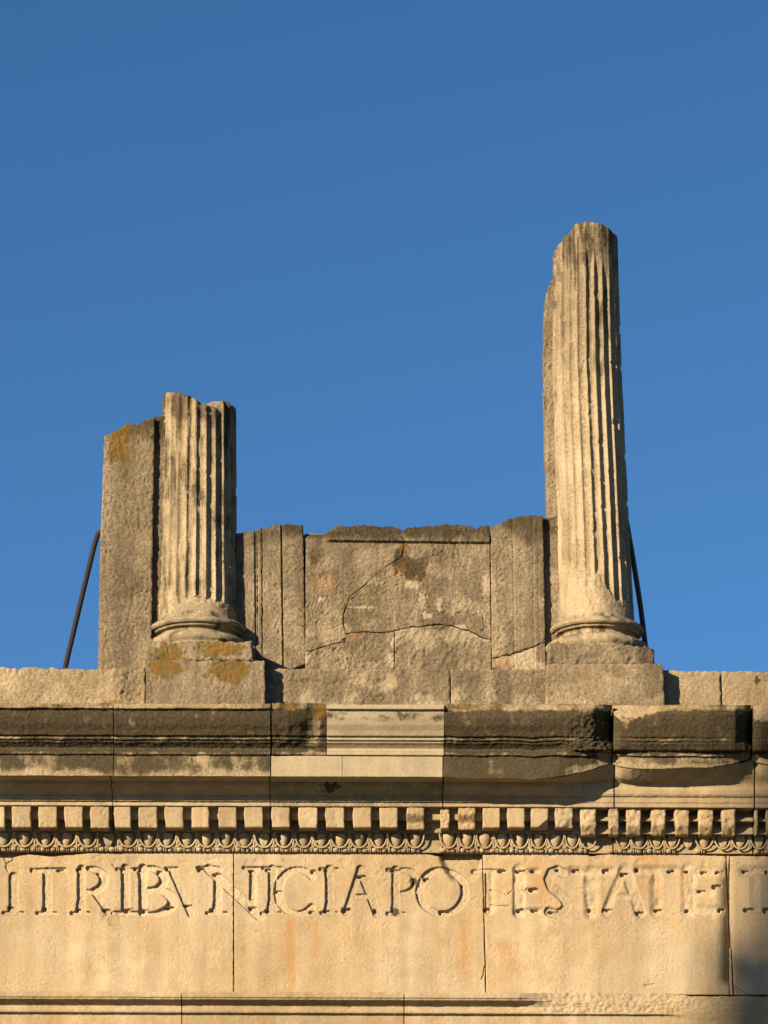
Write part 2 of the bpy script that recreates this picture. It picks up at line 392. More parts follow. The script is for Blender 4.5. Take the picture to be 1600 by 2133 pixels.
HOLES = [(19, 1892, 5, 5), (92, 1893, 7, 7), (121, 1813, 6, 4.5), (161, 1812, 4, 5), (161, 1896, 4, 5), (203, 1820, 5, 4), (217, 1896, 7, 6), (253, 1812, 4, 6), (262, 1896, 8, 6), (291, 1812, 5, 5),
         (329, 1817, 4.5, 7), (298, 1897, 7, 6), (347, 1891, 9, 6), (347, 1812, 4, 6), (386, 1887, 8, 4), (415, 1812, 6, 7), (447, 1821, 8, 6), (441, 1896, 7, 6), (521, 1815, 5, 5), (521, 1892, 7, 6), (555, 1813, 5, 6),
         (556, 1897, 7, 6), (577, 1857, 6, 4.5), (650, 1816, 5, 5.5), (646, 1900, 6, 5), (678, 1813, 6, 6), (676, 1898, 6, 5), (748, 1826, 8, 5.5), (716, 1896, 8, 8), (781, 1897, 7, 8), (793, 1839, 8, 9), (818, 1813, 9, 4),
         (861, 1835, 10, 7), (823, 1899, 11, 8), (885, 1832, 5.5, 5.5), (917, 1901, 5.5, 6), (932, 1899, 6, 2.5), (962, 1846, 4.5, 5), (1010, 1896, 6, 7), (1041, 1815, 8, 3.5), (1079, 1815, 9, 5), (1109, 1815, 8, 5), (1106, 1854, 8, 6),
         (1080, 1896, 7, 6), (1110, 1898, 6, 4.5), (1161, 1812, 8, 4), (1147, 1900, 9, 4.5), (1196, 1814, 6, 5), (1258, 1815, 6, 7), (1228, 1896, 7, 6), (1257, 1897, 3, 6), (1265, 1896, 6, 4.5), (1296, 1822, 7, 6), (1326, 1813, 8, 6), (1328, 1903, 7, 6), (1367, 1897, 7, 5),
         (1394, 1816, 6, 4.5), (1430, 1816, 8, 4), (1463, 1818, 6, 5), (1493, 1818, 4, 4), (1457, 1857, 8, 4), (1431, 1897, 7, 6), (1499, 1896, 6, 7), (1488, 1848, 8, 7), (1549, 1816, 6, 5), (1597, 1817, 6, 6), (1554, 1896, 9, 6), (1594, 1897, 8, 8)]
PLUG = {(50, 1846), (793, 1839), (861, 1835), (823, 1899)}
def letter_field(x, y, strokes):
    d = np.full(x.shape, 1e9); strokes = [(a, b + 1.5, c_, e + 1.5, f, g + 3.2, h + 3.2) for a, b, c_, e, f, g, h in strokes]
    for _, x0, y0, x1, y1, w0, w1 in strokes:
        dd, t = segd(x, y, x0, y0, x1, y1)
        d = np.minimum(d, dd - (w0 + (w1 - w0) * t) / 2)
    return d
def sub(x, y, x0, x1, y0, y1):
    jx = np.where((x[0] > x0) & (x[0] < x1))[0]; jy = np.where((y[:, 0] > y0) & (y[:, 0] < y1))[0]
    if len(jx) == 0 or len(jy) == 0: return None
    return slice(jy[0], jy[-1] + 1), slice(jx[0], jx[-1] + 1)
FCR = [[(8, 1786), (14, 1800), (12, 1806), (18, 1818)], [(14, 1799), (24, 1795), (28, 1788), (25, 1782)], [(234, 1800), (240, 1808)], [(1022, 1852), (1040, 1857), (1056, 1864), (1066, 1857)],
       [(1024, 1883), (1036, 1888), (1062, 1887)], [(1340, 2058), (1344, 2052), (1362, 2050)], [(1362, 2050), (1364, 2064)], [(1004, 2040), (1008, 2026), (1010, 2012)], [(1528, 2052), (1548, 2064), (1560, 2072), (1610, 2078)]]
def frieze_block(x0, x1, skL, skR, seed):
    top = [(-90, 1782), (20, 1787), (60, 1780), (110, 1784), (190, 1777), (400, 1774), (700, 1776), (880, 1777), (910, 1783), (928, 1789), (1000, 1788), (1008, 1781), (1090, 1776), (1200, 1778), (1235, 1783), (1280, 1778), (1420, 1778), (1500, 1783), (1700, 1784)]
    lines = {}
    def depth(x, y):
        o = np.zeros(x.shape)
        wear_r = sst(1040, 1250, x)
        o += 1.1 * fbm(x, y, 85, 41, 2) + .9 * wear_r * fbm(x, y, 60, 42, 2)
        o += 1.5 * sst(0.15, .6, fbm(x * .8, y, 40, 47, 3)) * (1 - sst(1800, 1835, y))          # chipped upper edge
        wx = x + .6 * fbm(x, y, 26, 44, 3); wy = y + .6 * fbm(x, y, 26, 45, 3)
        for ch, strokes, soft, dep in L_:
            xs = [q for s in strokes for q in (s[1], s[3])]
            r = sub(x, y, min(xs) - 22, max(xs) + 22, 1785, 1925)
            if r is None: continue
            d = letter_field(wx[r], wy[r], strokes)
            sf = soft * .7 if soft < 2.5 else soft * 1.15; dd = dep * .95 if soft < 2.5 else dep * (.72 + .5 * fbm(x[r], y[r], 30, 55, 2))
            o[r] += dd * (1 - sst(-sf, sf, d)) * (1 + .12 * fbm(x[r], y[r], 12, 46, 2))
            o[r] += 0.5 * (1 - sst(-1, 1, d)) * fbm(x[r], y[r], 7, 48, 2)
        for k, (hx, hy, rx, ry) in enumerate(HOLES):
            r = sub(x, y, hx - 26, hx + 30, hy - 20, hy + 20)
            if r is None: continue
            xx, yy = wx[r], wy[r]
            d = np.hypot((xx - hx) / (rx * .76), (yy - hy) / (ry * .76)) + .25 * fbm(xx, yy, 7, 49, 2)
            if k % 4 != 1: d = np.minimum(d, np.hypot((xx - hx - rx * 1.1) / (rx * 1.0), (yy - hy + ry * .45) / (ry * .38)))
            pl = (hx, hy) in PLUG; d = d + (.45 * fbm(xx, yy, 6, 54, 3) if pl else 0)
            o[r] += (0.9 if pl else 10) * (1 - sst(.55 if pl else .65, 1.15 if pl else 1.05, d))
        for pts in FCR:
            xs = [p[0] for p in pts]
            r = sub(x, y, min(xs) - 10, max(xs) + 10, 1770, 2090)
            if r is None: continue
            d = polyd(x[r] + 1.5 * fbm(x[r], y[r], 9, 51, 2), y[r] + 1.5 * fbm(x[r], y[r], 9, 52, 2), pts)
            o[r] += 3.2 * (1 - sst(.5, 1.7, d))
        # smooth hollow where a piece has spalled below the cornice
        d = np.hypot((x - 965) / 50.0, np.maximum(0, (y - 1780)) / 62.0) + .06 * fbm(x, y, 25, 53, 2)
        o += 13 * (1 - sst(.72, 1.02, d)) * (x < 1006)
        # arris worn back along the right-hand joint
        o += 20 * np.clip(1 - (1519 - x) / 30.0, 0, 1) ** 2.2 * (x < 1522) * sst(1790, 1830, y) * (1 - sst(2035, 2062, y))
        o += 3.0 * np.clip(1 - (x - 1521) / 12.0, 0, 1) ** 2 * (x > 1519)
        o += 2.0 * (1 - sst(0, 10, np.abs(x - 1025))) * sst(1800, 1830, y) * (1 - sst(1890, 1910, y))
        return o
    def wear(x, y):
        w = np.zeros(x.shape + (4,))
        n1 = fbm(x, y * .45, 130, 61, 3); n2 = fbm(x, y * .3, 60, 62, 3)
        w[..., 2] = .30 * sst(-.05, .55, n1) + .22 * sst(.05, .55, n2)
        w[..., 0] += .16 * sst(0, .5, fbm(x, y * .22, 45, 67, 3))
        for sx, y0, y1, wd_, a in ((606, 1912, 2062, 9, .75), (655, 1912, 2060, 8, .62), (967, 1915, 2025, 9, .6), (480, 1990, 2062, 26, .4), (1370, 1825, 1898, 8, .75), (1428, 1815, 1890, 8, .75), (320, 1915, 2062, 30, .35), (1120, 1780, 1900, 50, .4), (1060, 1960, 2060, 60, .35), (880, 1920, 2062, 20, .3), (1340, 1782, 1800, 60, .45), (180, 1930, 2062, 30, .28)):
            xx = x + 6 * fbm(x, y * .4, 40, 63, 2)
            w[..., 2] += a * np.exp(-((xx - sx) / wd_) ** 2) * sst(y0 - 8, y0 + 8, y) * (1 - sst(y1 - 20, y1 + 12, y))
        w[..., 3] = .36 * sst(0, .6, fbm(x, y * .6, 150, 64, 3)) + .18 * sst(1150, 1350, x) * (1 - w[..., 2])
        for ch, strokes, soft, dep in L_:
            xs = [q for s in strokes for q in (s[1], s[3])]; r = sub(x, y, min(xs) - 22, max(xs) + 22, 1785, 1925)
            if r is not None: w[r + (3,)] += .55 * (1 - sst(-2, .5, letter_field(x[r], y[r], strokes)))
        for hx, hy in ((861, 1835), (823, 1899)):
            w[..., 0] += .6 * (1 - sst(6, 12, np.hypot(x - hx, y - hy)))
        w[..., 0] += .22 * sst(.2, .7, fbm(x, y * .5, 70, 66, 3)) * (1 - sst(1900, 1990, y))
        return w
    kx = lambda a, b: [(1770, a), (2066, b)]
    x, y, V, Wv = slab('', None, None, kx(*x0), kx(*x1), top, 2072, 0, 60, 1.15, depth, wear, 1.6, 1.0, .22, 6, seed, split=True)
    ny, nx = x.shape
    # faces of each letter's socket become the letter, a sub-part of the block
    q = gquads(ny, nx); xc = x.reshape(-1)[q].mean(1); yc = y.reshape(-1)[q].mean(1)
    own = np.full(len(q), -1)
    for k, (ch, strokes, soft, dep) in enumerate(L_):
        xs = [v for s in strokes for v in (s[1], s[3])]
        if min(xs) < x[0, 0] - 14 or min(xs) > x[0, -1] - 10 and ch != 'N': continue
        sel = np.where((xc > min(xs) - 20) & (xc < max(xs) + 20) & (yc > 1788) & (yc < 1922) & (own < 0))[0]
        if not len(sel): continue
        d = letter_field(xc[sel], yc[sel], strokes); own[sel[d < soft + 1.5]] = k
    a, b, c = closed_grid(V, Wv, 60 * U)
    nq = len(q)
    keep = np.concatenate([np.where(own < 0)[0], np.arange(nq, len(b))])
    blk = mk('stone_block', a, b[keep], c, M_FR, fr)
    for k in range(len(L_)):
        f = q[own == k]
        if len(f) < 40: continue
        ids, inv = np.unique(f.ravel(), return_inverse=True)
        o = mk('letter', V.reshape(-1, 3)[ids], inv.reshape(-1, 4), Wv.reshape(-1, 4)[ids], M_FR, blk)
        o['label'] = 'cut capital letter ' + L_[k][0] + ' with rivet holes'
frieze_block((-80, -86), (486, 486.2), 0, 0, 21)
frieze_block((488, 488.2), (1004, 1011.5), 0, 0, 22)
frieze_block((1006, 1013.5), (1511, 1527), 0, 0, 23)
frieze_block((1513.5, 1529.5), (1690, 1705), 0, 0, 24)

# ------------------------------------------------------------------ cornice
co = thing('cornice', (0, -0.3, float(ZC(1776, 0))), 'projecting stone cornice with dentils, egg and dart and dark crust', 'cornice')
CUP = [(60, 1529), (-120, 1484), (-186, 1467.5), (-188, 1469), (-188, 1477), (-181, 1479.5), (-180, 1484), (-178, 1495), (-172, 1510), (-164, 1522), (-159, 1533), (-153, 1535.5), (-153, 1541.5), (-147.5, 1544), (-147.5, 1547),
       (-141, 1552), (-133, 1560), (-136, 1564.5), (-146, 1567), (-146, 1572.5), (-141, 1575), (-141, 1618)]
CUS = [3, 5, 2, 4, 3, 3, 5, 6, 5, 5, 3, 4, 3, 2, 4, 4, 3, 3, 4, 3, 18]
BED = [(-141, 1618), (-98, 1628.5), (-97, 1631), (-94, 1637), (-86, 1645), (-76, 1652), (-72, 1657), (-66, 1659), (-65, 1670), (-60.5, 1671.5), (-60, 1680), (-36, 1686), (-36, 1708), (-16, 1713), (-16, 1735), (-4, 1739), (-2, 1763), (-4, 1776), (8, 1779)]
BES = [12, 2, 3, 5, 5, 3, 3, 5, 2, 5, 6, 8, 5, 8, 6, 6, 6, 4]
def shift(p, f):
    return [f(i, a, b) for i, (a, b) in enumerate(p)]
def top_push(k0, k1, dY, dp=0):
    return lambda p: [(a + (dY if k0 <= i <= k1 else 0), b + (dp if k0 <= i <= k1 else 0)) for i, (a, b) in enumerate(p)]
def prof(base, **ed):
    p = [list(v) for v in base]
    for k, v in ed.items():
        i = int(k[1:]); p[i] = list(v)
    return [tuple(v) for v in p]
# broken profiles of the upper cornice
def nofillet(p, r=14):                       # top fillet knocked off, upper sima rounded back
    q = list(p); q[2] = (-186 + r * 1.6, 1466); q[3] = (-188 + r * 1.25, 1468); q[4] = (-188 + r, 1474); q[5] = (-182 + r * .5, 1481); q[6] = (-181 + r * .3, 1486); return q
def corona(p, Yc, pb, flat=0.0):             # corona cut back to depth Yc with lower edge at row pb
    q = list(p); q[-1] = (Yc, pb); q[-2] = (min(Yc - 2, -100) if Yc > -141 else Yc, min(1575, pb - 6))
    if Yc > -141:
        for i in (17, 18, 19): q[i] = (max(q[i][0], Yc - 8), q[i][1])
    return q
def smear(p, amt):                           # mouldings worn flat
    y0, y1 = p[6], p[-2]; q = list(p)
    for i in range(7, len(p) - 2):
        t = (p[i][1] - y0[1]) / (y1[1] - y0[1]); fl = y0[0] + (y1[0] - y0[0]) * t
        q[i] = (p[i][0] * (1 - amt) + fl * amt, p[i][1])
    return q
def up_wear_light(lo, hi, cl=.9, corona_l=.45):
    def f(x, y):
        w = np.zeros(x.shape + (4,))
        n = fbm(x, y, 60, 81, 3)
        sima = sst(1474, 1484, y) * (1 - sst(1566, 1580, y))
        cor = sst(1566, 1580, y)
        w[..., 0] = cl * sima * (1 + .25 * n) + cor * (.62 + .22 * fbm(x, y * .5, 26, 82, 4) + .4 * fbm(x, y, 120, 88, 2) - .5 * sst(1596, 1622, y) * (1 - sst(900, 930, x)) + .25 * sst(900, 930, x) - .6 * sst(1140, 1230, x) * sst(1585, 1600, y) - .45 * sst(1270, 1300, x))
        w[..., 0] -= 1.1 * blob(x, y, 1312, 1476, 52, 22, 88, .4) * sst(1270, 1282, x) + .9 * blob(x, y, 1588, 1480, 22, 30, 89, .4) + .5 * blob(x, y, 655, 1560, 22, 30, 90, .5) + .35 * blob(x, y, 655, 1520, 18, 40, 90, .5) + 1.0 * blob(x, y, 1264, 1580, 20, 22, 94, .3) + .9 * blob(x, y, 1562, 1574, 18, 14, 95, .3)  # crust thinned on fresh breaks; pale wedges at two block ends imitate sunlight
        w[..., 0] += .5 * (1 - sst(1474, 1484, y)) * (.6 + 1.2 * n)
        w[..., 0] += .5 * np.exp(-((y - 1558) / 6.) ** 2) * sima - .25 * np.exp(-((y - 1539) / 3.) ** 2) - .25 * np.exp(-((y - 1570) / 3.) ** 2) + .35 * fbm(x, y * .6, 24, 79, 3) * sima  # darker along the cavetto, paler along the two fillets
        w[..., 1] = .62 * (1 - sst(1474, 1490, y)) * sst(-.1, .6, fbm(x, y, 50, 83, 3))
        w[..., 1] += .8 * blob(x, y, 225, 1466, 28, 9, 84) + .85 * blob(x, y, 668, 1485, 16, 22, 85) + .55 * blob(x, y, 1000, 1470, 60, 12, 86) + .6 * blob(x, y, 590, 1470, 35, 9, 87)
        w[..., 3] = .4 * cor * sst(1595, 1615, y) * sst(-.2, .4, n)
        return w
    return f
def bed_wear_tone(x, y):
    w = np.zeros(x.shape + (4,))
    w[..., 2] = .3 * sst(0, .6, fbm(x, y, 70, 91, 3)); w[..., 3] = .3 * sst(0, .6, fbm(x, y, 90, 92, 3))
    w[..., 0] = .95 * blob(x, y, 690, 1640, 22, 14, 93) + .35 * (1 - sst(1618, 1634, y)) * (1 - sst(1150, 1260, x))  # dark blob, and darker along the soffit front as far as the broken blocks
    return w
CUPa = CUP
uw = up_wear_light(0, 0)
blocks = []
def soff_keys(kx):                            # keys of the bed mould: soffit edge follows the corona edge
    out = []
    for px, Yc, pb in kx:
        p = list(BED); p[0] = (Yc, pb)
        if Yc > -138:
            e = min(1.0, (Yc + 138) / 14.0)
            w = {1: (-86, min(1625, pb + 25.5)), 2: (-68, 1629), 3: (-66, 1638), 4: (-70, 1643), 5: (-69, 1652), 6: (-66, 1657), 7: (-63, 1659), 8: (-62, 1670)}
            for i, v in w.items(): p[i] = (p[i][0] * (1 - e) + v[0] * e, p[i][1] * (1 - e) + v[1] * e)
        if px > 1200:
            e = min(1, (px - 1200) / 60.)
            for i, v in ((11, (-12, 1690)), (12, (-40, 1708)), (13, (-10, 1714)), (14, (-36, 1735))): p[i] = (p[i][0] * (1 - e) + v[0] * e, p[i][1] * (1 - e) + v[1] * e)
        out.append((px, p))
    return out
bk = dict(rough=.5, rs=8)
def cornice_block(x0, x1, upk, bedk, seed, rough=1.0):
    b = loft('cornice_block', co, M_CO, upk, CUS, x0, x1, 2.2, -140, rough, 7, seed, uw, wob=.9 if x0 < 900 else 2.2)
    m = loft('bed_moulding', b, M_FR, bedk, BES, x0, x1, 2.6, -60, .45, 9, seed + 1, bed_wear_tone)
    blocks.append((x0, x1, b)); return b
full = lambda a, b: [(a, CUP), (b, CUP)]
bfull = lambda a, b: soff_keys([(a, -141, 1618), (b, -141, 1618)])
bA = cornice_block(-90, 236.2, full(-90, 240), bfull(-90, 240), 101)
bB = cornice_block(238, 563, full(230, 566), bfull(230, 566), 103)
# patched block: old broken sima, pale new inserts
bed = bfull(560, 926)
bC = loft('cornice_block', co, M_CO, bed, BES, 565, 921, 2.6, -60, .45, 9, 105, bed_wear_tone)
NU = 20                                        # index where the corona starts
SIM = CUP[:21]; SIS = CUS[:20]; COR = [(60, 1624), (-139, 1575.2), (-141, 1576), (-141, 1618), (-139, 1619), (60, 1668)]
def hollow(p, amt, from_i=8):
    q = list(p)
    for i in range(3, len(p)):
        t = np.clip((i - 3) / 14, 0, 1); q[i] = (p[i][0] + amt * (.35 + .65 * math.sin(math.pi * min(1, t * 1.1))), p[i][1])
    return q
o = loft('old_sima', bC, M_CO, [(566, nofillet(SIM, 4)), (600, nofillet(SIM, 10)), (622, hollow(nofillet(SIM, 10), 6)), (650, hollow(nofillet(SIM, 14), 20)), (679, hollow(nofillet(SIM, 10), 22))], SIS, 566, 678.5, 2.2, -160, 1.6, 14, 107, uw, wob=1)
o['label'] = 'broken blackened crown moulding beside the pale repair'
new_tone = lambda x, y: np.stack([.42 * np.exp(-((y - 1492) / 14.) ** 2) * (1 + fbm(x, y, 30, 95, 3)) + .2 * np.exp(-((y - 1560) / 8.) ** 2), .5 * (1 - sst(1468, 1474, y)) * sst(0, .4, fbm(x, y, 14, 96, 2)), 0 * x, 0 * x], -1)  # darker bands below the top fillet and in the cavetto, lichen along the top
o = loft('new_sima', bC, M_NEW, [(600, SIM), (1000, SIM)], SIS, 680.5, 924.5, 2.6, -160, .3, 8, 109, new_tone)
o['label'] = 'clean pale replacement crown moulding'
for k, (a, b) in enumerate(((565.5, 712.4), (713.4, 921.5))):
    o = loft('new_corona', bC, M_NEW, [(500, COR), (1000, COR)], [10, 2, 20, 2, 10], a, b, 2.6, -141, .25, 8, 111 + k, None)
    o['label'] = 'smooth pale replacement fascia stone'
blocks.append((565, 921, bC))
upD = [(925, corona(nofillet(CUP, 6), -141, 1619)), (960, corona(nofillet(CUP, 16), -141, 1620)), (1100, corona(nofillet(CUP, 14), -141, 1621)), (1165, corona(smear(nofillet(CUP, 14), .2), -138, 1617)), (1190, corona(smear(nofillet(CUP, 10), .7), -132, 1611)),
       (1235, corona(hollow(smear(nofillet(CUP, 4), 1.1), 4), -120, 1601)), (1258, corona(hollow(smear(nofillet(CUP, 8), 1.2), 22), -110, 1593)), (1277, corona(hollow(smear(nofillet(CUP, 14), 1.1), 62), -98, 1588))]
bdD = soff_keys([(920, -141, 1619), (1100, -141, 1621), (1165, -138, 1617), (1190, -132, 1611), (1235, -120, 1601), (1262, -108, 1592), (1277, -98, 1588)])
bD = cornice_block(923.5, 1276, upD, bdD, 115, lambda x, y, Y: .9 + 2.2 * sst(1150, 1215, x) * sst(1474, 1490, y) * (1 - sst(1560, 1580, y)))
upE = [(1279, corona(hollow(smear(nofillet(CUP, 46), .7), 12), -102, 1590)), (1292, corona(smear(nofillet(CUP, 40), .7), -113, 1595)), (1312, corona(smear(nofillet(CUP, 28), .55), -121, 1598)), (1352, corona(smear(nofillet(CUP, 20), .4), -124, 1599)), (1372, corona(smear(nofillet(CUP, 8), .4), -124, 1599)), (1480, corona(smear(nofillet(CUP, 6), .65), -122, 1595)),
       (1530, corona(hollow(smear(nofillet(CUP, 8), .8), 3), -114, 1588)), (1552, corona(hollow(smear(nofillet(CUP, 14), .8), 22), -104, 1582)), (1568, corona(hollow(smear(nofillet(CUP, 26), .9), 60), -94, 1578))]
bdE = soff_keys([(1279, -100, 1590), (1292, -113, 1595), (1312, -121, 1598), (1352, -124, 1599), (1480, -122, 1595), (1535, -114, 1588), (1556, -104, 1582), (1568, -94, 1578)])
bE = cornice_block(1279, 1567, upE, bdE, 119, .9)
upF = [(1570, corona(hollow(smear(nofillet(CUP, 30), .8), 12), -98, 1581)), (1584, corona(smear(nofillet(CUP, 14), .7), -106, 1586)), (1610, corona(smear(nofillet(CUP, 10), .6), -116, 1592)), (1700, corona(CUP, -120, 1596))]
bdF = soff_keys([(1570, -96, 1580), (1584, -106, 1586), (1610, -116, 1592), (1700, -120, 1596)])
bF = cornice_block(1570, 1690, upF, bdF, 123, .9)
def block_at(px):
    for a, b, o in blocks:
        if a - 2 <= px <= b + 3: return o
    return blocks[-1][2]

# dentils
DEN = [(-40, 9), (25, 64), (80, 118), (134, 172), (188, 227), (238, 272), (288, 327), (343, 381), (399, 435), (455, 492), (509, 547), (566, 603), (622, 661), (678, 717), (735, 773), (791, 828), (847, 884), (917, 936), (954, 990),
       (1006, 1041), (1057, 1093), (1106, 1142), (1157, 1193), (1209, 1242), (1268, 1290), (1305, 1336), (1357, 1387), (1406, 1436), (1455, 1486), (1504, 1533), (1572, 1580), (1597, 1630)]
DEN[0] = (-30, 9)
for k, (a, b) in enumerate(DEN):
    worn = k >= 23
    rs_ = np.random.RandomState(k)
    Yf = -56 if not worn else -51 - 3 * rs_.rand()
    if k in (16, 18): dep = lambda x, y: 16 * sst(1694, 1712, y) + 1.6 * fbm(x, y, 9, 5, 3)
    elif k == 17: dep = lambda x, y: 6 + 2 * fbm(x, y, 8, 5, 3)
    elif k == 21: dep = lambda x, y, a=a: 22 * np.clip(((x - a) / 36 + (y - 1700) / 32 - 1.15) / .5, 0, 1)
    elif k == 22: dep = lambda x, y, a=a: 6 * np.clip(((x - a) / 36 + (y - 1700) / 32 - 1.0) / .5, 0, 1) + 1.5 * fbm(x, y, 10, 5, 3)
    elif worn: dep = lambda x, y, k=k: 2.2 * fbm(x, y + 50 * k, 16, 6, 3) + 16 * sst(1718, 1738, y)
    else: dep = None
    cl = rs_.rand() * 5 if not worn else 2
    ch = 2.0 + 2.5 * rs_.rand()
    Lk = [(1675, a + rs_.rand() * 2), (1695, a - 1.5 * rs_.rand()), (1712, a + 1.5 * rs_.rand()), (1725, a + rs_.rand() * 3)]
    bot = 1722.5 + rs_.rand() * 1.5 if not worn else 1736
    wr = lambda x, y, k=k: np.stack([0 * x + (.08 if k % 4 else .2) * sst(0, .5, fbm(x + 91 * k, y, 20, 7, 3)), 0 * x, .35 * sst(-.1, .4, fbm(x + 77 * k, y, 22, 8, 3)), .3 * sst(0, .4, fbm(x, y + 55 * k, 26, 9, 3))], -1)
    slab('dentil', block_at((a + b) / 2), M_FR, Lk, b, 1679, bot, Yf, -14, 1.6, dep, wr, 1.6 if not worn else 3.5, ch * .5, .5 if not worn else .9, 9, 130 + k)

# egg and dart and bead and reel
def lathe_mesh(name, pts_fn, nu, nv, mat):
    u, v = np.meshgrid(np.linspace(0, 1, nu), np.linspace(0, 1, nv)); V = pts_fn(u, v) * U
    V = V.reshape(-1, 3)
    me = mk(name, V, gquads(nv, nu), None, mat).data
    o = bpy.data.objects[-1] if False else None
    return me
def tmpl(name, V, F, mat, parent, c):
    """first of a kind: mesh given about its own origin (photo-pixel units)"""
    o = mk(name, np.asarray(V, float).reshape(-1, 3) * U, F, None, mat, None)
    cen = WLOC[o.name].copy()
    return o, cen
def egg_pts(dmg, seed):
    nu, nv = 15, 12
    u, v = np.meshgrid(np.linspace(-1, 1, nu), np.linspace(0, 1, nv))
    hw = 11.5 * np.sqrt(np.clip(1 - (np.clip(v - .28, 0, 1) / .74) ** 2, 0, 1)) * (1 - .12 * np.clip(.28 - v, 0, 1) / .28)
    hw = hw * (1 - .28 * v * v); ang = u * np.pi / 2
    X = hw * np.sin(ang); Yd = -hw * np.cos(ang) * .95 + 5
    Z = 13.5 - v * 27
    if dmg:
        Yd = np.maximum(Yd, -6 + 3.5 * dmg + 1.2 * fbm(X + seed * 9, Z, 6, seed, 2))
    Yd = Yd + .5 * fbm(X + 40, Z, 7, seed + 2, 2) - (1 - v) * 5
    return np.stack([X, Yd, Z], -1), gquads(nv, nu)
def tube_pts(path, r, n=7):
    path = np.array(path, float); tg = np.gradient(path, axis=0); tg /= np.linalg.norm(tg, axis=1, keepdims=True)
    nn = np.cross(tg, np.array([0, 1.0, 0])); nn /= np.linalg.norm(nn, axis=1, keepdims=True) + 1e-9; bb = np.cross(tg, nn)
    A = np.linspace(0, 2 * np.pi, n)
    r = np.asarray(r, float) * np.ones(len(path))
    return path[:, None] + r[:, None, None] * (np.cos(A)[None, :, None] * nn[:, None] + np.sin(A)[None, :, None] * bb[:, None]), gquads(len(path), n)
tt = np.linspace(-1, 1, 19)
sur = [(19.5 * np.sign(t) * (1 - (1 - abs(t)) ** 1.7) if t else 0, -4.5 - 5 * abs(t) ** 2, -14.2 + 28.5 * abs(t) ** 1.9) for t in tt]
surV, surF = tube_pts(sur, 2.1)
dv = np.linspace(0, 1, 8)
dart = [(0, -3.5 - 5 * t, -13.5 + 27 * t) for t in dv]
dartV, dartF = tube_pts(dart, np.interp(dv, [0, .25, .5, 1], [.6, 3.2, 2.3, 1.6]), 8)
def bead_pts():
    u, v = np.meshgrid(np.linspace(0, 2 * np.pi, 10), np.linspace(-1, 1, 9))
    r = 5.3 * np.sqrt(np.clip(1 - v * v * .92, 0, 1)); return np.stack([6.2 * v, -r * np.cos(u), r * np.sin(u)], -1), gquads(9, 10)
def reel_pts():
    u, v = np.meshgrid(np.linspace(0, 2 * np.pi, 10), np.linspace(-1, 1, 5))
    r = np.interp(v, [-1, -.6, 0, .6, 1], [2.5, 5.2, 5.6, 5.2, 2.5]); return np.stack([1.3 * v, -r * np.cos(u), r * np.sin(u)], -1), gquads(5, 10)
T = {}
def put(kind, Vf, mat, px, py, Y, sx=1.0, rz=0.0, par=None, name=None):
    c = P(px, py, Y)
    par = par or block_at(px)
    if kind not in T:
        V, F = Vf; o, cen = tmpl(name or kind, V, F, mat, None, None); T[kind] = (o, cen); first = True
    else:
        o = T[kind][0].copy(); COL.objects.link(o)
    cen = T[kind][1]
    place(o, c + cen * np.array([sx, 1, 1]), par); o.scale = (sx, 1, 1); o.rotation_euler = (0, rz, 0)
    return o
EGG = [7.4, 50.7, 95.4, 139, 183, 226.6, 267.8, 309.7, 349, 390, 430.5, 471.6, 509, 550, 591.7, 632.7, 670.5, 709, 749, 789.5, 826, 865, 935, 973, 1010, 1047, 1083.7, 1122, 1157, 1192, 1225, 1299, 1332, 1368, 1400, 1434, 1467, 1505.5, 1542, 1581, 1618]
rg = np.random.RandomState(5)
for i, x in enumerate(EGG):
    d = 0
    if i in (5, 13): d = 1.6
    if i in (0, 3, 8, 16): d = .6
    if i in (31, 33, 34, 38): d = 1.3
    if i in (35, 37, 39, 40): d = 1.8
    yb = 1750 + 5 * min(1, x / 1600.)
    if i != 30: put('egg%.1f' % d, egg_pts(d, 3 + int(d * 10)), M_FR, x, yb, -10, 1 + .06 * rg.randn(), .05 * rg.randn(), name='egg')
    gap = (EGG[i + 1] - x) if i + 1 < len(EGG) else 37
    sc = (gap if gap < 50 else 38) / 41.0
    if i not in (5, 35): put('egg_surround', (surV, surF), M_FR, x, yb + .5, -9, sc * (1 + .03 * rg.randn()), .03 * rg.randn())
    if gap < 50 and i not in (34, 35, 36): put('dart', (dartV, dartF), M_FR, x + gap / 2, yb, -9, 1, .06 * rg.randn())
edges = [q[0] for q in blocks]
x = -12.0; k = 0
reels = {}
while x < 1612:
    b = block_at(x)
    worn = x > 1400 and rg.rand() < .5 or 1230 < x < 1272 or 880 < x < 905
    yb = 1770.5 + 5 * min(1, x / 1600.) - 2
    if not worn: put('bead', bead_pts(), M_FR, x, yb, -5.5, 1 + .12 * rg.randn(), .12 * rg.randn())
    for dx in (8.6, 12.0):
        c = P(x + dx + .5 * rg.randn(), yb, -5.2); V, F = reel_pts()
        if not worn: reels.setdefault(b.name, []).append((V.reshape(-1, 3) * U + c))
    x += 20.4 + .5 * rg.randn(); k += 1
V0, F0 = reel_pts()
for bn, lst in reels.items():
    n = len(lst[0]); o = mk('reels', np.concatenate(lst), np.concatenate([F0 + n * i for i in range(len(lst))]), None, M_FR, bpy.data.objects[bn]); o['kind'] = 'stuff'

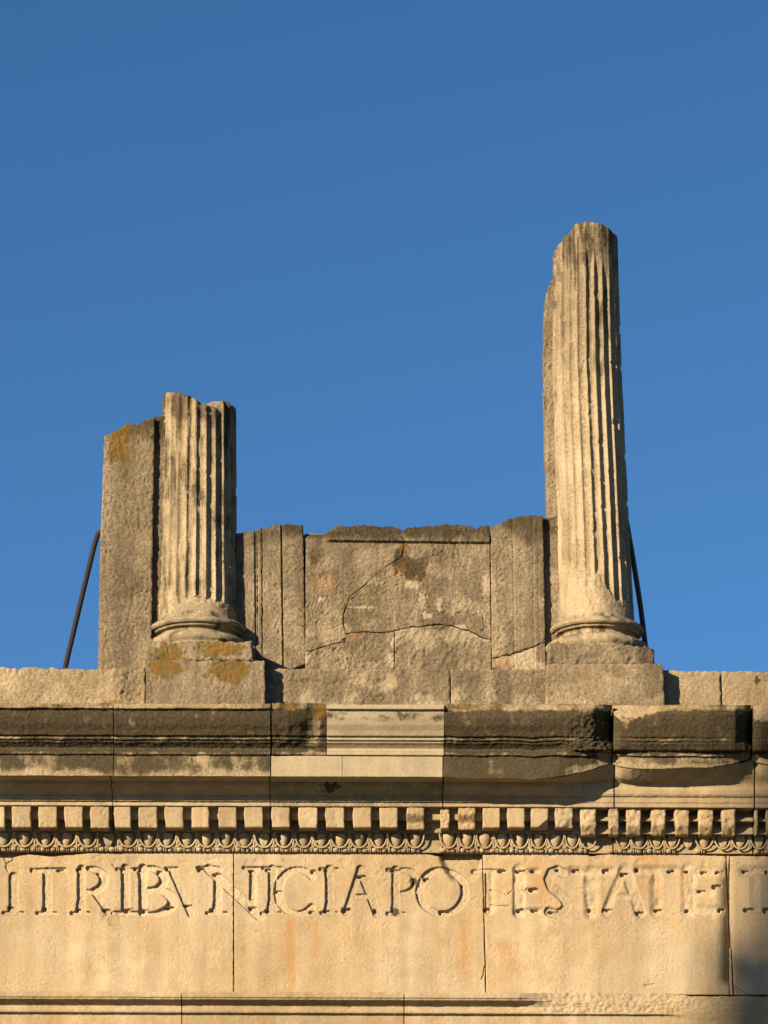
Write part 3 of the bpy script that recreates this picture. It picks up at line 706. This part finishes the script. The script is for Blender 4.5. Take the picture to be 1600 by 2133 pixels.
# ------------------------------------------------------------------ attic course
at = thing('attic_course', (0, 0, z_corn), 'low course of rough stone blocks on top of the cornice', 'stone course')
def rough_chisel(amp, seed):
    def f(x, y):
        u = x * .8 + y * .6; v = -x * .6 + y * .8
        return amp * fbm(u, v * .45, 9, seed, 3) + amp * .6 * np.abs(fbm(x, y, 14, seed + 1, 2))
    return f
def att_wear(cr, oc, pa, li=(), seed=0, top=.0):
    def f(x, y):
        w = np.zeros(x.shape + (4,)); n = fbm(x, y, 60, 200 + seed, 3)
        w[..., 0] = cr * (.5 + .9 * n); w[..., 2] = oc * sst(-.2, .5, fbm(x, y * .6, 70, 210 + seed, 3)); w[..., 3] = pa * sst(-.2, .5, fbm(x, y, 80, 220 + seed, 3))
        for (cx, cy, rx, ry, a) in li: w[..., 1] += a * blob(x, y, cx, cy, rx, ry, 230 + seed, .45)
        return w
    return f
slab('stone_block', at, M_CO, -90, [(1388, 300), (1420, 303), (1525, 303)], [(-90, 1391), (120, 1391), (200, 1394), (236, 1394), (262, 1389), (300, 1387)], 1528, -30, 230, 2.0,
     lambda x, y: rough_chisel(1.0, 301)(x, y) + 14 * sst(235, 300, x) * (1 - .5 * sst(1440, 1470, y)) - 4 * np.exp(-((x - 240) / 22) ** 2) + 2.5 * (1 - sst(.6, 1.8, polyd(x, y, [(232, 1436), (243, 1444), (246, 1452), (240, 1460)]))), att_wear(.12, .1, .55, ((230, 1464, 24, 6, .8),), 1), 4, 3, .9, 7, 301)
slab('stone_block', at, M_UP, 540, [(1390, 937), (1525, 938)], 1393, 1528, 0, 235, 2.0, lambda x, y: rough_chisel(1.0, 303)(x, y) + 3.0 * sst(.1, .5, fbm(x - y, y * 2, 60, 304, 3)), att_wear(.25, .15, .6, (), 2), 2.5, 2, .7, 7, 303)
slab('stone_block', at, M_UP, 939.5, 1145, 1394, 1528, 1, 235, 2.0, rough_chisel(.8, 305), att_wear(.28, .1, .5, (), 3), 2.5, 2, .7, 7, 305)
slab('stone_block', at, M_CO, 1372, [(1395, 1501), (1525, 1505)], [(1380, 1395), (1500, 1398)], 1528, 0, 235, 2.0, rough_chisel(.7, 307), att_wear(.15, .12, .45, (), 4), 4, 2, .6, 7, 307)
slab('stone_block', at, M_CO, [(1395, 1503.5), (1525, 1507)], 1700, [(1500, 1397), (1600, 1399), (1700, 1399)], 1528, 0, 235, 2.0, rough_chisel(.9, 309), lambda x, y: att_wear(.15, .1, .6, (), 5)(x, y) + np.stack([.8 * blob(x, y, 1578, 1418, 7, 12, 6), 0 * x, 0 * x, 0 * x], -1), 4, 2, .6, 7, 309)

# ------------------------------------------------------------------ columns
def column(label, cpts, rpts, ytop, ybot, topf, Yc, fl_fade, extra, seed, wearf, res=1.9, base=(), plinth=None, pedestal=None, plw=None, pdw=None, twist=0.0):
    zb = float(ZC(1470, -40)); cx = np.interp(1330, *zip(*cpts))
    root = thing('broken_column', tuple(P(cx, 1470, Yc)), label, 'column', 'broken fluted columns on the cornice')
    nth = 24 * 16; ny = int((ybot - ytop) / res)
    ph, t = np.meshgrid(np.linspace(-np.pi, np.pi, nth, endpoint=True), np.linspace(0, 1, ny))
    xo = np.sin(ph); R0 = np.interp(ytop, *zip(*rpts))
    tp = topf(xo * R0, np.cos(ph)) + 2.2 * fbm(ph * 60, ph * 0 + 3, 9, seed + 30, 4) + .27 * R0 * np.clip(np.cos(ph), 0, 1)
    y = tp * (1 - t) + ybot * t
    R = np.interp(y, *zip(*rpts)); c = np.interp(y, *zip(*cpts))
    pfl = ((ph + twist) * 24 / (2 * np.pi)) % 1.0 - .5
    wob = .012 * fbm(y, ph * 30, 40, seed + 3, 2)
    fl = np.clip(1 - np.abs((pfl + wob) / .43) ** 2.6, 0, 1) ** .6
    arcx = ph * R; yi = y - .255 * R * np.clip(np.cos(ph), 0, 1)
    dep = 7.4 * fl_fade(arcx, yi)
    r = R - dep * fl * 1.0 + .42 * fbm(arcx, y, 5, seed, 3) + .7 * fbm(arcx, y * .5, 30, seed + 1, 2)
    # nicked fillets
    nick = sst(.42, .62, fbm(arcx * 1.0, y * .5, 13, seed + 5, 3)); r -= 3.0 * nick * (1 - fl) * dep / 7.4
    r -= np.clip(1 - (y - tp) / 9, 0, 1) ** 2 * (3 + 2.5 * fbm(arcx, y, 10, seed + 6, 2))
    if extra is not None: r = r - extra(arcx, yi)
    V = np.empty(y.shape + (3,))
    cen = P(c, y, Yc); V[..., 0] = cen[..., 0] + r * U * np.sin(ph); V[..., 1] = Yc * U - r * U * np.cos(ph); V[..., 2] = ZC(y, Yc)
    Wv = wearf(arcx + c, yi, y - tp)
    # rough broken top: rings closing towards the middle
    rings = []; rw = []
    for f in (.85, .6, .3, 0.02):
        a = V[0].copy(); m = a[:-1].mean(0); a = m + (a - m) * f
        a[:, 2] += U * (4 * fbm(a[:, 0] / U, a[:, 1] / U, 26, seed + 12, 4)); rings.append(a); rw.append(Wv[0])
    Vt = np.concatenate([np.array(rings[::-1]), V]); Wt = np.concatenate([np.array(rw[::-1]), Wv])
    mk('shaft', Vt, gquads(len(Vt), nth), Wt, M_SH, root)
    # moulded base, turned
    bp = np.array(base, float); k = np.arange(len(bp)); kk = np.linspace(0, len(bp) - 1, 92)
    rr = np.interp(kk, k, bp[:, 0]); yy = np.interp(kk, k, bp[:, 1])
    for _ in range(1): rr[1:-1] = (rr[:-2] + 2 * rr[1:-1] + rr[2:]) / 4
    cxb = np.interp(1300, *zip(*cpts)) + 1
    ph, _ = np.meshgrid(np.linspace(-np.pi, np.pi, 220), kk); Rg = rr[:, None] + 0 * ph; yg = yy[:, None] + 0 * ph
    ar = ph * 95
    Rg = Rg + .45 * fbm(ar, yg * 2, 9, seed + 40, 3) - 1.6 * sst(.3, .7, fbm(ar, yg, 34, seed + 41, 3)) * sst(yy[0], yy[0] + 10, yg)
    yg = yg + .8 * fbm(ar, yg, 60, seed + 42, 2)
    V = np.empty(ph.shape + (3,)); cen = P(cxb, yg, Yc)
    V[..., 0] = cen[..., 0] + Rg * U * np.sin(ph); V[..., 1] = Yc * U - Rg * U * np.cos(ph); V[..., 2] = ZC(yg, Yc)
    Wb = np.zeros(ph.shape + (4,)); Wb[..., 0] = .5 * sst(yy[0] + 8, yy[0] + 20, yg) * (.6 + .8 * fbm(ar, yg, 30, seed + 43, 3)); Wb[..., 3] = .3
    mk('base', V, gquads(*ph.shape), Wb, M_SH, root)
    slab('plinth', root, M_UP, *plinth, Yc - 104, Yc + 104, 1.8, lambda x, y: 1.0 * fbm(x, y, 9, seed + 50, 3) + 3 * sst(.2, .6, fbm(x, y, 26, seed + 51, 3)) * sst(1355, 1372, y), plw, 5, 4, .8, 8, seed + 50)
    slab('pedestal', root, M_UP, *pedestal, Yc - 106, Yc + 120, 2.0, lambda x, y: .7 * fbm(x, y, 9, seed + 54, 3), pdw, 2.5, 2, .7, 7, seed + 54)
    return root
YC = 66
def topL(x, f): return lerpk(x, [(-80, 826), (-74, 821), (-50, 820), (-28, 826), (-10, 832), (8, 842), (24, 850), (40, 851), (52, 843), (60, 838), (72, 842), (82, 852)]) + 6 * (f < 0)
def fadeL(a, y):
    f = 1 - sst(1238, 1252, y + 5 * fbm(a, y, 22, 401, 3) - .16 * a)
    chip = sst(.34, .62, fbm(a * .8, y * .3, 30, 402, 3)) * (1 - sst(-10, 25, a))
    return f * (1 - .6 * chip) * (1 - .12 * (1 - sst(-62, -20, a)))
def exL(a, y):
    e = y + 5 * fbm(a, y, 22, 401, 3) - .16 * a
    o = 5.5 * sst(1244, 1250, e) * (1 - .8 * sst(1262, 1278, y)) * (1 - sst(30, 60, np.abs(a + 5)))
    return o + 1.3 * sst(1236, 1252, y) * fbm(a, y * 1.6, 16, 404, 3)
def wL(x, y, dt):
    w = np.zeros(x.shape + (4,))
    w[..., 0] = .36 + .38 * fbm(x, y * .12, 16, 411, 3) + .2 * (1 - sst(0, 90, dt)); w[..., 1] = .45 * (1 - sst(0, 40, dt)) * sst(-.2, .5, fbm(x, y, 20, 412, 3)) + .4 * blob(x, y, 395, 850, 16, 40, 41)
    w[..., 3] = .55 * sst(1000, 1200, y) * sst(-.4, .5, fbm(x, y * .4, 40, 413, 3)); return w
column('short broken fluted column with orange lichen on its pedestal, beside the leaning rod', [(820, 415), (1290, 412)], [(820, 78), (1100, 81), (1290, 84)], 820, 1300, topL, YC, fadeL, exL, 400, wL,
       base=[(82, 1280), (85, 1300), (88, 1306), (89, 1308), (97, 1310), (101.5, 1314), (102, 1319), (99, 1323), (93, 1324), (92.5, 1328), (83, 1329.5), (82, 1335), (88, 1339), (97, 1340.5), (98, 1343), (104, 1345), (106, 1350), (105, 1356), (100, 1362), (100, 1366)],
       plinth=([(1330, 305), (1376, 303)], [(1330, 525), (1376, 528)], [(300, 1336), (420, 1334), (530, 1337)], 1376), pedestal=([(1373, 305), (1525, 303)], [(1375, 551), (1525, 553)], [(300, 1373), (552, 1377)], 1545),
       plw=att_wear(.42, .2, .1, ((350, 1358, 34, 20, .85), (458, 1350, 56, 20, .7), (415, 1352, 120, 26, .3)), 11), pdw=att_wear(.42, .15, .15, ((338, 1393, 42, 24, .85), (475, 1402, 48, 42, .9), (420, 1385, 130, 30, .32), (330, 1380, 22, 10, .5)), 12), twist=.02)
def topR(x, f): return lerpk(x, [(-76, 530), (-68, 521), (-60, 508), (-52, 494), (-40, 488), (-30, 474), (-22, 468), (8, 466), (34, 470), (46, 473), (56, 481), (64, 487), (72, 490)]) + 5 * (f < 0)
def fadeR(a, y):
    f = 1 - .92 * sst(1185, 1200, y + 14 * fbm(a, y, 26, 421, 3) - 60 * sst(0, 45, a))
    f = np.maximum(f, .35 * (1 - sst(1215, 1235, y + 6 * fbm(a, y, 20, 423, 2))) * sst(.0, .4, fbm(a, y * .2, 18, 424, 2)))
    f = f * (1 - sst(1225, 1240, y - 25 * sst(20, 60, a)))
    left = 1 - sst(-34, 10, a + 10 * fbm(a, y * .2, 40, 422, 2))
    return f * (1 - .32 * left) * (1 - .9 * (1 - sst(500, 560, y - 1.1 * a)))
def exR(a, y):
    return 1.8 * sst(.15, .6, fbm(a, y * .35, 26, 431, 3)) * (1 - sst(0, 40, a)) + .9 * sst(1240, 1262, y) * fbm(a, y * 1.5, 18, 432, 3)
def wR(x, y, dt):
    w = np.zeros(x.shape + (4,))
    w[..., 0] = .30 * (1 - sst(10, 170, dt)) + .24 + .36 * fbm(x, y * .1, 15, 441, 3) - .32 * sst(700, 1100, y)
    w[..., 1] = .62 * (1 - sst(0, 45, dt)) * sst(-.3, .4, fbm(x, y, 18, 442, 3)) + .4 * (1 - sst(20, 90, dt)) * sst(0, .5, fbm(x, y, 22, 443, 3))
    w[..., 2] = .22 * sst(850, 1100, y) ; w[..., 3] = .75 * sst(600, 950, y) * sst(-.6, .3, fbm(x, y * .3, 40, 444, 3)); return w
column('tall tapering broken fluted column with eroded left side and clean pedestal', [(470, 1219), (778, 1222), (1050, 1233), (1290, 1242)], [(470, 69), (560, 70.5), (780, 75), (1100, 76), (1290, 79)], 466, 1300, topR, YC, fadeR, exR, 420, wR,
       base=[(76, 1278), (79, 1297), (83, 1303), (84, 1305), (93, 1307), (98, 1312), (98.5, 1317), (95, 1321), (89, 1322), (88.5, 1326), (79, 1328), (79, 1336), (86, 1340.5), (96, 1342.5), (97, 1345), (105, 1347), (108.5, 1352), (108, 1359), (103, 1367), (103, 1371)],
       plinth=([(1330, 1143), (1385, 1140)], [(1340, 1350), (1352, 1362), (1385, 1365)], [(1140, 1338), (1240, 1337), (1330, 1345), (1350, 1350), (1365, 1353)], 1385), pedestal=([(1380, 1139), (1525, 1135)], [(1380, 1381), (1525, 1387)], 1382, 1545),
       plw=att_wear(.45, .2, .25, (), 13), pdw=att_wear(.26, .35, .4, ((1290, 1400, 26, 18, .5),), 14), twist=.06)

# ------------------------------------------------------------------ pilasters, screens and panel behind the columns
def up_w(cr, pa, oc=0, li=(), rust=(), seed=0, topy=None):
    def f(x, y):
        w = att_wear(cr, oc, pa, li, seed)(x, y)
        for (cx, cy, rx, ry, a) in rust: w[..., 0] += .5 * a * blob(x, y, cx, cy, rx, ry, 260 + seed, .55); w[..., 2] += 1.0 * a * blob(x, y, cx, cy, rx, ry, 260 + seed, .55)
        if topy is not None: w[..., 0] += .5 * (1 - sst(0, 70, y - topy)); w[..., 1] += .35 * (1 - sst(0, 60, y - topy)) * sst(-.2, .5, fbm(x, y, 30, 270 + seed, 3))
        return w
    return f
p = thing('pilaster', tuple(P(265, 1440, 70)), 'broken stone pilaster with orange-stained top behind the short column', 'pilaster')
slab('pilaster_face', p, M_UP, [(870, 218), (912, 217), (1100, 210), (1250, 206), (1440, 203)], [(870, 322), (1440, 314)], [(205, 914), (222, 908), (240, 898), (262, 884), (290, 880), (305, 872), (325, 867)], 1450, 30, 130, 1.9,
     lambda x, y: 1.0 * fbm(x, y * .7, 8, 501, 3) + 2.0 * sst(1230, 1260, y) * (1 - sst(206, 213, x)), up_w(.34, .25, .1, ((250, 935, 26, 50, .6), (255, 930, 12, 22, .5), (270, 920, 70, 70, .34)), (), 21, 880), 3, 3, .9, 7, 501)
slab('pilaster_return', p, M_UP, [(866, 320), (1440, 312)], 352, [(318, 868), (352, 866)], 1450, 44, 130, 2.0, lambda x, y: .8 * fbm(x, y * .7, 8, 503, 3), up_w(.45, .1, 0, (), (), 22, 868), 2, 2, .8, 7, 503)
p = thing('pilaster', tuple(P(1200, 1440, 80)), 'narrow stone pilaster rising directly behind the tall column', 'pilaster')
slab('pilaster_face', p, M_UP, [(570, 1146), (600, 1139), (650, 1133), (830, 1133), (1075, 1140), (1440, 1162)], [(570, 1262), (1440, 1290)], [(1130, 735), (1133, 660), (1137, 615), (1142, 588), (1148, 576), (1160, 566), (1300, 560)], 1450, 64, 130, 1.9, lambda x, y: 1.0 * fbm(x, y * .7, 8, 505, 3), up_w(.3, .3, 0, (), (), 23), 4, 4, 1.0, 7, 505)

def grooves(gs, w=1.2, d=4):
    def f(x, y):
        o = .8 * fbm(x, y * .8, 8, 511, 3)
        for gx0, gx1, dd, step in gs:
            gx = gx0 + (gx1 - gx0) * (y - 1090) / 300.
            o = o + dd * (1 - sst(w * .5, w * 1.4, np.abs(x - gx + .8 * fbm(y, y * 0, 20, 512, 2)))) + step * sst(-.8, .8, x - gx)
        return o
    return f
p = thing('moulded_jamb', tuple(P(567, 1440, 70)), 'grooved stone jamb standing between the short column and cracked panel', 'jamb')
slab('jamb_face', p, M_UP, 490, [(1085, 631), (1440, 638)], [(490, 1112), (520, 1106), (545, 1099), (575, 1091), (600, 1089), (632, 1091)], 1450, 50, 102, 1.5,
     lambda x, y: grooves(((531, 533, 4, 2), (535, 537, 3, 1), (545, 547, 4, 2), (586, 590, 5, 2.5)))(x, y) + 16 * sst(0, 2, y - (1391 - .42 * (x - 610))) * sst(608, 611, x), up_w(.28, .45, 0, (), (), 24, 1092), 2.5, 2.5, .8, 7, 513)
p = thing('moulded_jamb', tuple(P(1080, 1440, 70)), 'grooved stone jamb standing between cracked panel and the tall column', 'jamb')
cr_r = [(1024, 1371), (1040, 1368), (1075, 1360), (1105, 1350), (1136, 1338), (1165, 1330)]
def jr(x, y): return np.interp(x, *zip(*cr_r))
def jamb_r(x, y):
    o = grooves(((1068, 1073, 2, -1), (1110, 1114, 2, -2.5), (1120, 1124, 1, 0)))(x, y)
    return o
jt = [(1020, 1100), (1040, 1092), (1065, 1079), (1090, 1074), (1140, 1075)]
JL = [(1090, 1021.5), (1300, 1024), (1440, 1026)]; JR = [(1090, 1131), (1300, 1135), (1440, 1138)]
JG = np.random.RandomState(3)
cr_r = [(a, b) for a, b in np.stack([np.arange(1022, 1166, 3.), np.interp(np.arange(1022, 1166, 3.), *zip(*cr_r)) + 1.8 * fbm(np.arange(1022, 1166, 3.), np.zeros(48), 16, 561, 4)], -1)]
cu = [(a, b - 1.2) for a, b in cr_r]; cl_ = [(a, b + 1.2) for a, b in cr_r]
slab('jamb_face', p, M_UP, JL, JR, jt, cu, 47, 102, 1.6, jamb_r, up_w(.3, .4, .1, (), (), 25, 1085), 1.6, 2, .8, 7, 515)
slab('jamb_foot', p, M_UP, JL, JR, cl_, 1450, 48.5, 102, 1.6, jamb_r, up_w(.2, .55, .1, (), ((1040, 1380, 30, 16, .6),), 26), 1.6, 1, .8, 7, 517)
slab('jamb_return', p, M_UP, [(1090, 1129), (1440, 1136)], 1185, [(1120, 1078), (1185, 1074)], 1450, 60, 120, 2, lambda x, y: .9 * fbm(x, y, 8, 519, 3), up_w(.4, .2, 0, (), (), 27, 1080), 2, 2, .8, 7, 519)

# cracked panel in fragments
pn = thing('cracked_panel', tuple(P(830, 1440, 70)), 'wide cracked stone panel with rust stains between the two jambs', 'stone panel')
def jag(pts, amp, seed, ax=1):
    p = np.array(pts, float); L = np.concatenate([[0], np.cumsum(np.hypot(*np.diff(p, axis=0).T))]); t = np.arange(0, L[-1], 3.0)
    q = np.stack([np.interp(t, L, p[:, 0]), np.interp(t, L, p[:, 1])], -1); q[:, ax] += amp * fbm(t, t * 0 + seed, 18, seed, 4); return [tuple(v) for v in q] + [tuple(p[-1])]
C1 = [(636, 1358), (660, 1352), (690, 1342), (712, 1335), (720, 1326), (722, 1316)]               # left, bottom edge of the small piece
C2 = [(722, 1320), (760, 1316), (800, 1317), (820, 1314), (860, 1306), (920, 1301), (960, 1308), (985, 1317), (1003, 1327), (1024, 1332)]
C3 = [(722, 1322), (715, 1300), (716, 1280), (724, 1255), (728, 1243), (760, 1218), (800, 1182), (838, 1159), (842, 1130), (836, 1095)]  # diagonal crack, bottom to top
C1 = jag(C1, 2.2, 551); C2 = jag(C2, 2.2, 552); C3 = jag(C3, 2.0, 553, 0)
prust = ((670, 1215, 34, 28, .55), (848, 1180, 34, 36, .8), (870, 1200, 20, 30, .5), (900, 1250, 10, 50, .35), (655, 1150, 18, 30, .4), (740, 1290, 30, 40, .2))
plich = ((716, 1291, 6, 9, 1.3), (842, 1136, 9, 9, 1.0), (840, 1150, 10, 16, .5))
ppale = ((860, 1215, 22, 12), (880, 1250, 10, 22), (890, 1282, 12, 10), (915, 1260, 6, 14), (668, 1248, 7, 8), (960, 1315, 14, 16), (1012, 1220, 10, 30), (755, 1265, 30, 3))
def pwear(seed, cr, pa):
    g = up_w(cr, pa, 0, plich, prust, seed, None)
    def f(x, y):
        w = g(x, y)
        for cx, cy, rx, ry in ppale: w[..., 3] += .9 * blob(x, y, cx, cy, rx, ry, 281, .6)
        w[..., 0] += .55 * (1 - sst(1104, 1140, y)) + .18 * (1 - sst(1140, 1250, y))
        w[..., 1] += .5 * (1 - sst(1098, 1130, y)) * sst(-.1, .4, fbm(x, y, 30, 283, 3))
        return w
    return f
def pdepth(x, y):
    o = .9 * fbm(x, y, 7, 521, 3) + 1.0 * fbm(x, y, 60, 522, 2)
    brk = 1112 + 7 * fbm(x, y * 0, 45, 523, 3)
    o = o - 9 * (1 - sst(1128, 1131, y + .012 * (x - 830) * -1)) * sst(672, 690, x)                       # crown moulding
    o = o + 7 * (1 - sst(brk - 1, brk + 4, y)) * sst(672, 690, x)
    o = o + 3 * (1 - sst(1095, 1150, y)) * (1 - sst(660, 690, x - .6 * (1140 - y)))
    for pts in ([(700, 1228), (728, 1243)], [(736, 1246), (770, 1275), (806, 1310)], [(838, 1160), (870, 1205), (895, 1260), (918, 1300)]):
        o = o + 1.6 * (1 - sst(.4, 1.5, polyd(x + 2 * fbm(x, y, 14, 525, 2), y, pts)))
    return o
PT = [(636, 1122), (645, 1114), (675, 1112), (690, 1100), (705, 1096), (760, 1094), (830, 1099), (838, 1106), (850, 1100), (930, 1093), (975, 1094), (990, 1102), (1000, 1097), (1022, 1094)]
rowC3 = sorted([(b, a) for a, b in C3])
def jwid(k, sg): return [(a, b + sg * (1.0 + .8 * float(gn(a / 22., 3.3, 77)))) for a, b in k]
def off(k, d): return [(a, b + d) for a, b in k]
# upper-left fragment, bounded right by the diagonal crack
slab('panel_fragment', pn, M_UP, [(1095, 637), (1440, 636)], off(jwid(rowC3, -1), 0), PT, off(sorted(C1[:-1]) + [(860, 1326)], -1.0), 52, 102, 1.5, pdepth, pwear(31, .26, .5), 1.2, 2, .8, 7, 521)
# main fragment right of the crack
slab('panel_fragment', pn, M_UP, off(jwid(rowC3, 1), 0), [(1095, 1019.5), (1440, 1024)], PT, off([(700, 1322)] + C2, -1.0), 51.5, 102, 1.5, pdepth, pwear(31, .26, .5), 1.2, 2, .8, 7, 522)
low = sorted(C1[:-1]) + C2
pl_ = lambda x, y: rough_chisel(1.5, 531)(x, y)
slab('panel_foot', pn, M_UP, 636, 821, off(low, 1.0), 1450, 52.5, 102, 1.5, pl_, up_w(.12, .75, 0, (), ((735, 1325, 20, 12, .6),), 33), 1.6, 1, .8, 7, 531)
slab('panel_foot', pn, M_UP, 822.5, 1024, off(low, 1.0), 1450, 52, 102, 1.5, pl_, up_w(.18, .65, 0, (), (), 34), 1.6, 1, .8, 7, 533)

slab('panel_backing', pn, M_UP, 600, 1060, [(600, 1112), (1060, 1106)], 1450, 104, 150, 4, None, up_w(.5, 0, 0, (), (), 35), 2, 2, .8, 7, 541)

# ------------------------------------------------------------------ iron stays
def rod(name, pts, rx, mat, label, flat=1.0, n=12):
    path = np.array(pts, float); k = np.arange(len(path)); kk = np.linspace(0, len(path) - 1, 10 * len(path))
    pa = np.stack([np.interp(kk, k, path[:, i]) for i in range(3)], -1)
    for _ in range(6): pa[1:-1] = (pa[:-2] + 2 * pa[1:-1] + pa[2:]) / 4
    V, F = tube_pts(pa, rx, n)
    caps = [V[0].mean(0), V[-1].mean(0)]
    A = np.concatenate([np.repeat(caps[0][None, None], n, 1), V, np.repeat(caps[1][None, None], n, 1)])
    tag(mk(name, A, gquads(len(A), n), None, mat), label, 'metal rod')
def w3(px, py, Y): return tuple(P(px, py, Y))
rod('metal_stay', [w3(250, 1112, 118), w3(212, 1108, 119), w3(205, 1110, 122), w3(198, 1130, 128), w3(170, 1245, 160), w3(133, 1402, 205)], 5.6 * U, M_IRON, 'brown rusted metal rod leaning against the back of the left pilaster')
rod('metal_stay', [w3(1296, 1050, 120), w3(1304, 1080, 124), w3(1318, 1160, 140), w3(1334, 1260, 165), w3(1352, 1405, 205)], 5.8 * U, M_IRON2, 'black metal rod leaning behind the tall column base')

# ------------------------------------------------------------------ unseen cypress left of camera, added to shade the frieze's right end
def cypress():
    r = np.random.RandomState(9)
    tdist = 48.0
    hit = P(1958, 2010, 0); c = hit + np.array(to_sun) * tdist
    H = float(c[2]) + 1.6
    root = thing('shade_cypress', (c[0], c[1], 0), 'tall dark green cypress out of view, added to shade the frieze end', 'tree')
    zz = np.linspace(0, H - 1, 12); tr = [(c[0] + .05 * math.sin(z), c[1], z) for z in zz]
    V, F = tube_pts(tr, np.linspace(.28, .04, 12), 10); mk('trunk', V, F, None, M_BARK, root)
    n = 6500
    h = r.rand(n) ** .8; z = 1.5 + h * (H - 1.5)
    R = 1.6 * np.sqrt(np.clip((H - z) / 3.0, 0.01, 1)) * np.clip(h * 8, .3, 1)
    a = r.rand(n) * 2 * np.pi; rad = R * np.sqrt(r.rand(n)) * (1 + .12 * np.sin(a * 3 + z * 2))
    ctr = np.stack([c[0] + rad * np.cos(a), c[1] + rad * np.sin(a), z], -1)
    d1 = r.randn(n, 3); d1[:, 2] = np.abs(d1[:, 2]) + .8; d1 /= np.linalg.norm(d1, axis=1, keepdims=True)
    d2 = np.cross(d1, r.randn(n, 3)); d2 /= np.linalg.norm(d2, axis=1, keepdims=True)
    s1 = .22 + .14 * r.rand(n)[:, None]; s2 = .09 + .06 * r.rand(n)[:, None]
    V = np.stack([ctr - d1 * s1, ctr - d2 * s2, ctr + d1 * s1, ctr + d2 * s2], 1)
    mk('crown', V, np.arange(4 * n).reshape(n, 4), None, M_LEAF, root)
M_BARK = plain('cypress_bark', (0.10, 0.07, 0.05)); M_LEAF = plain('cypress_leaf', (0.035, 0.055, 0.022), .8, 0, .4, 3)
cypress()
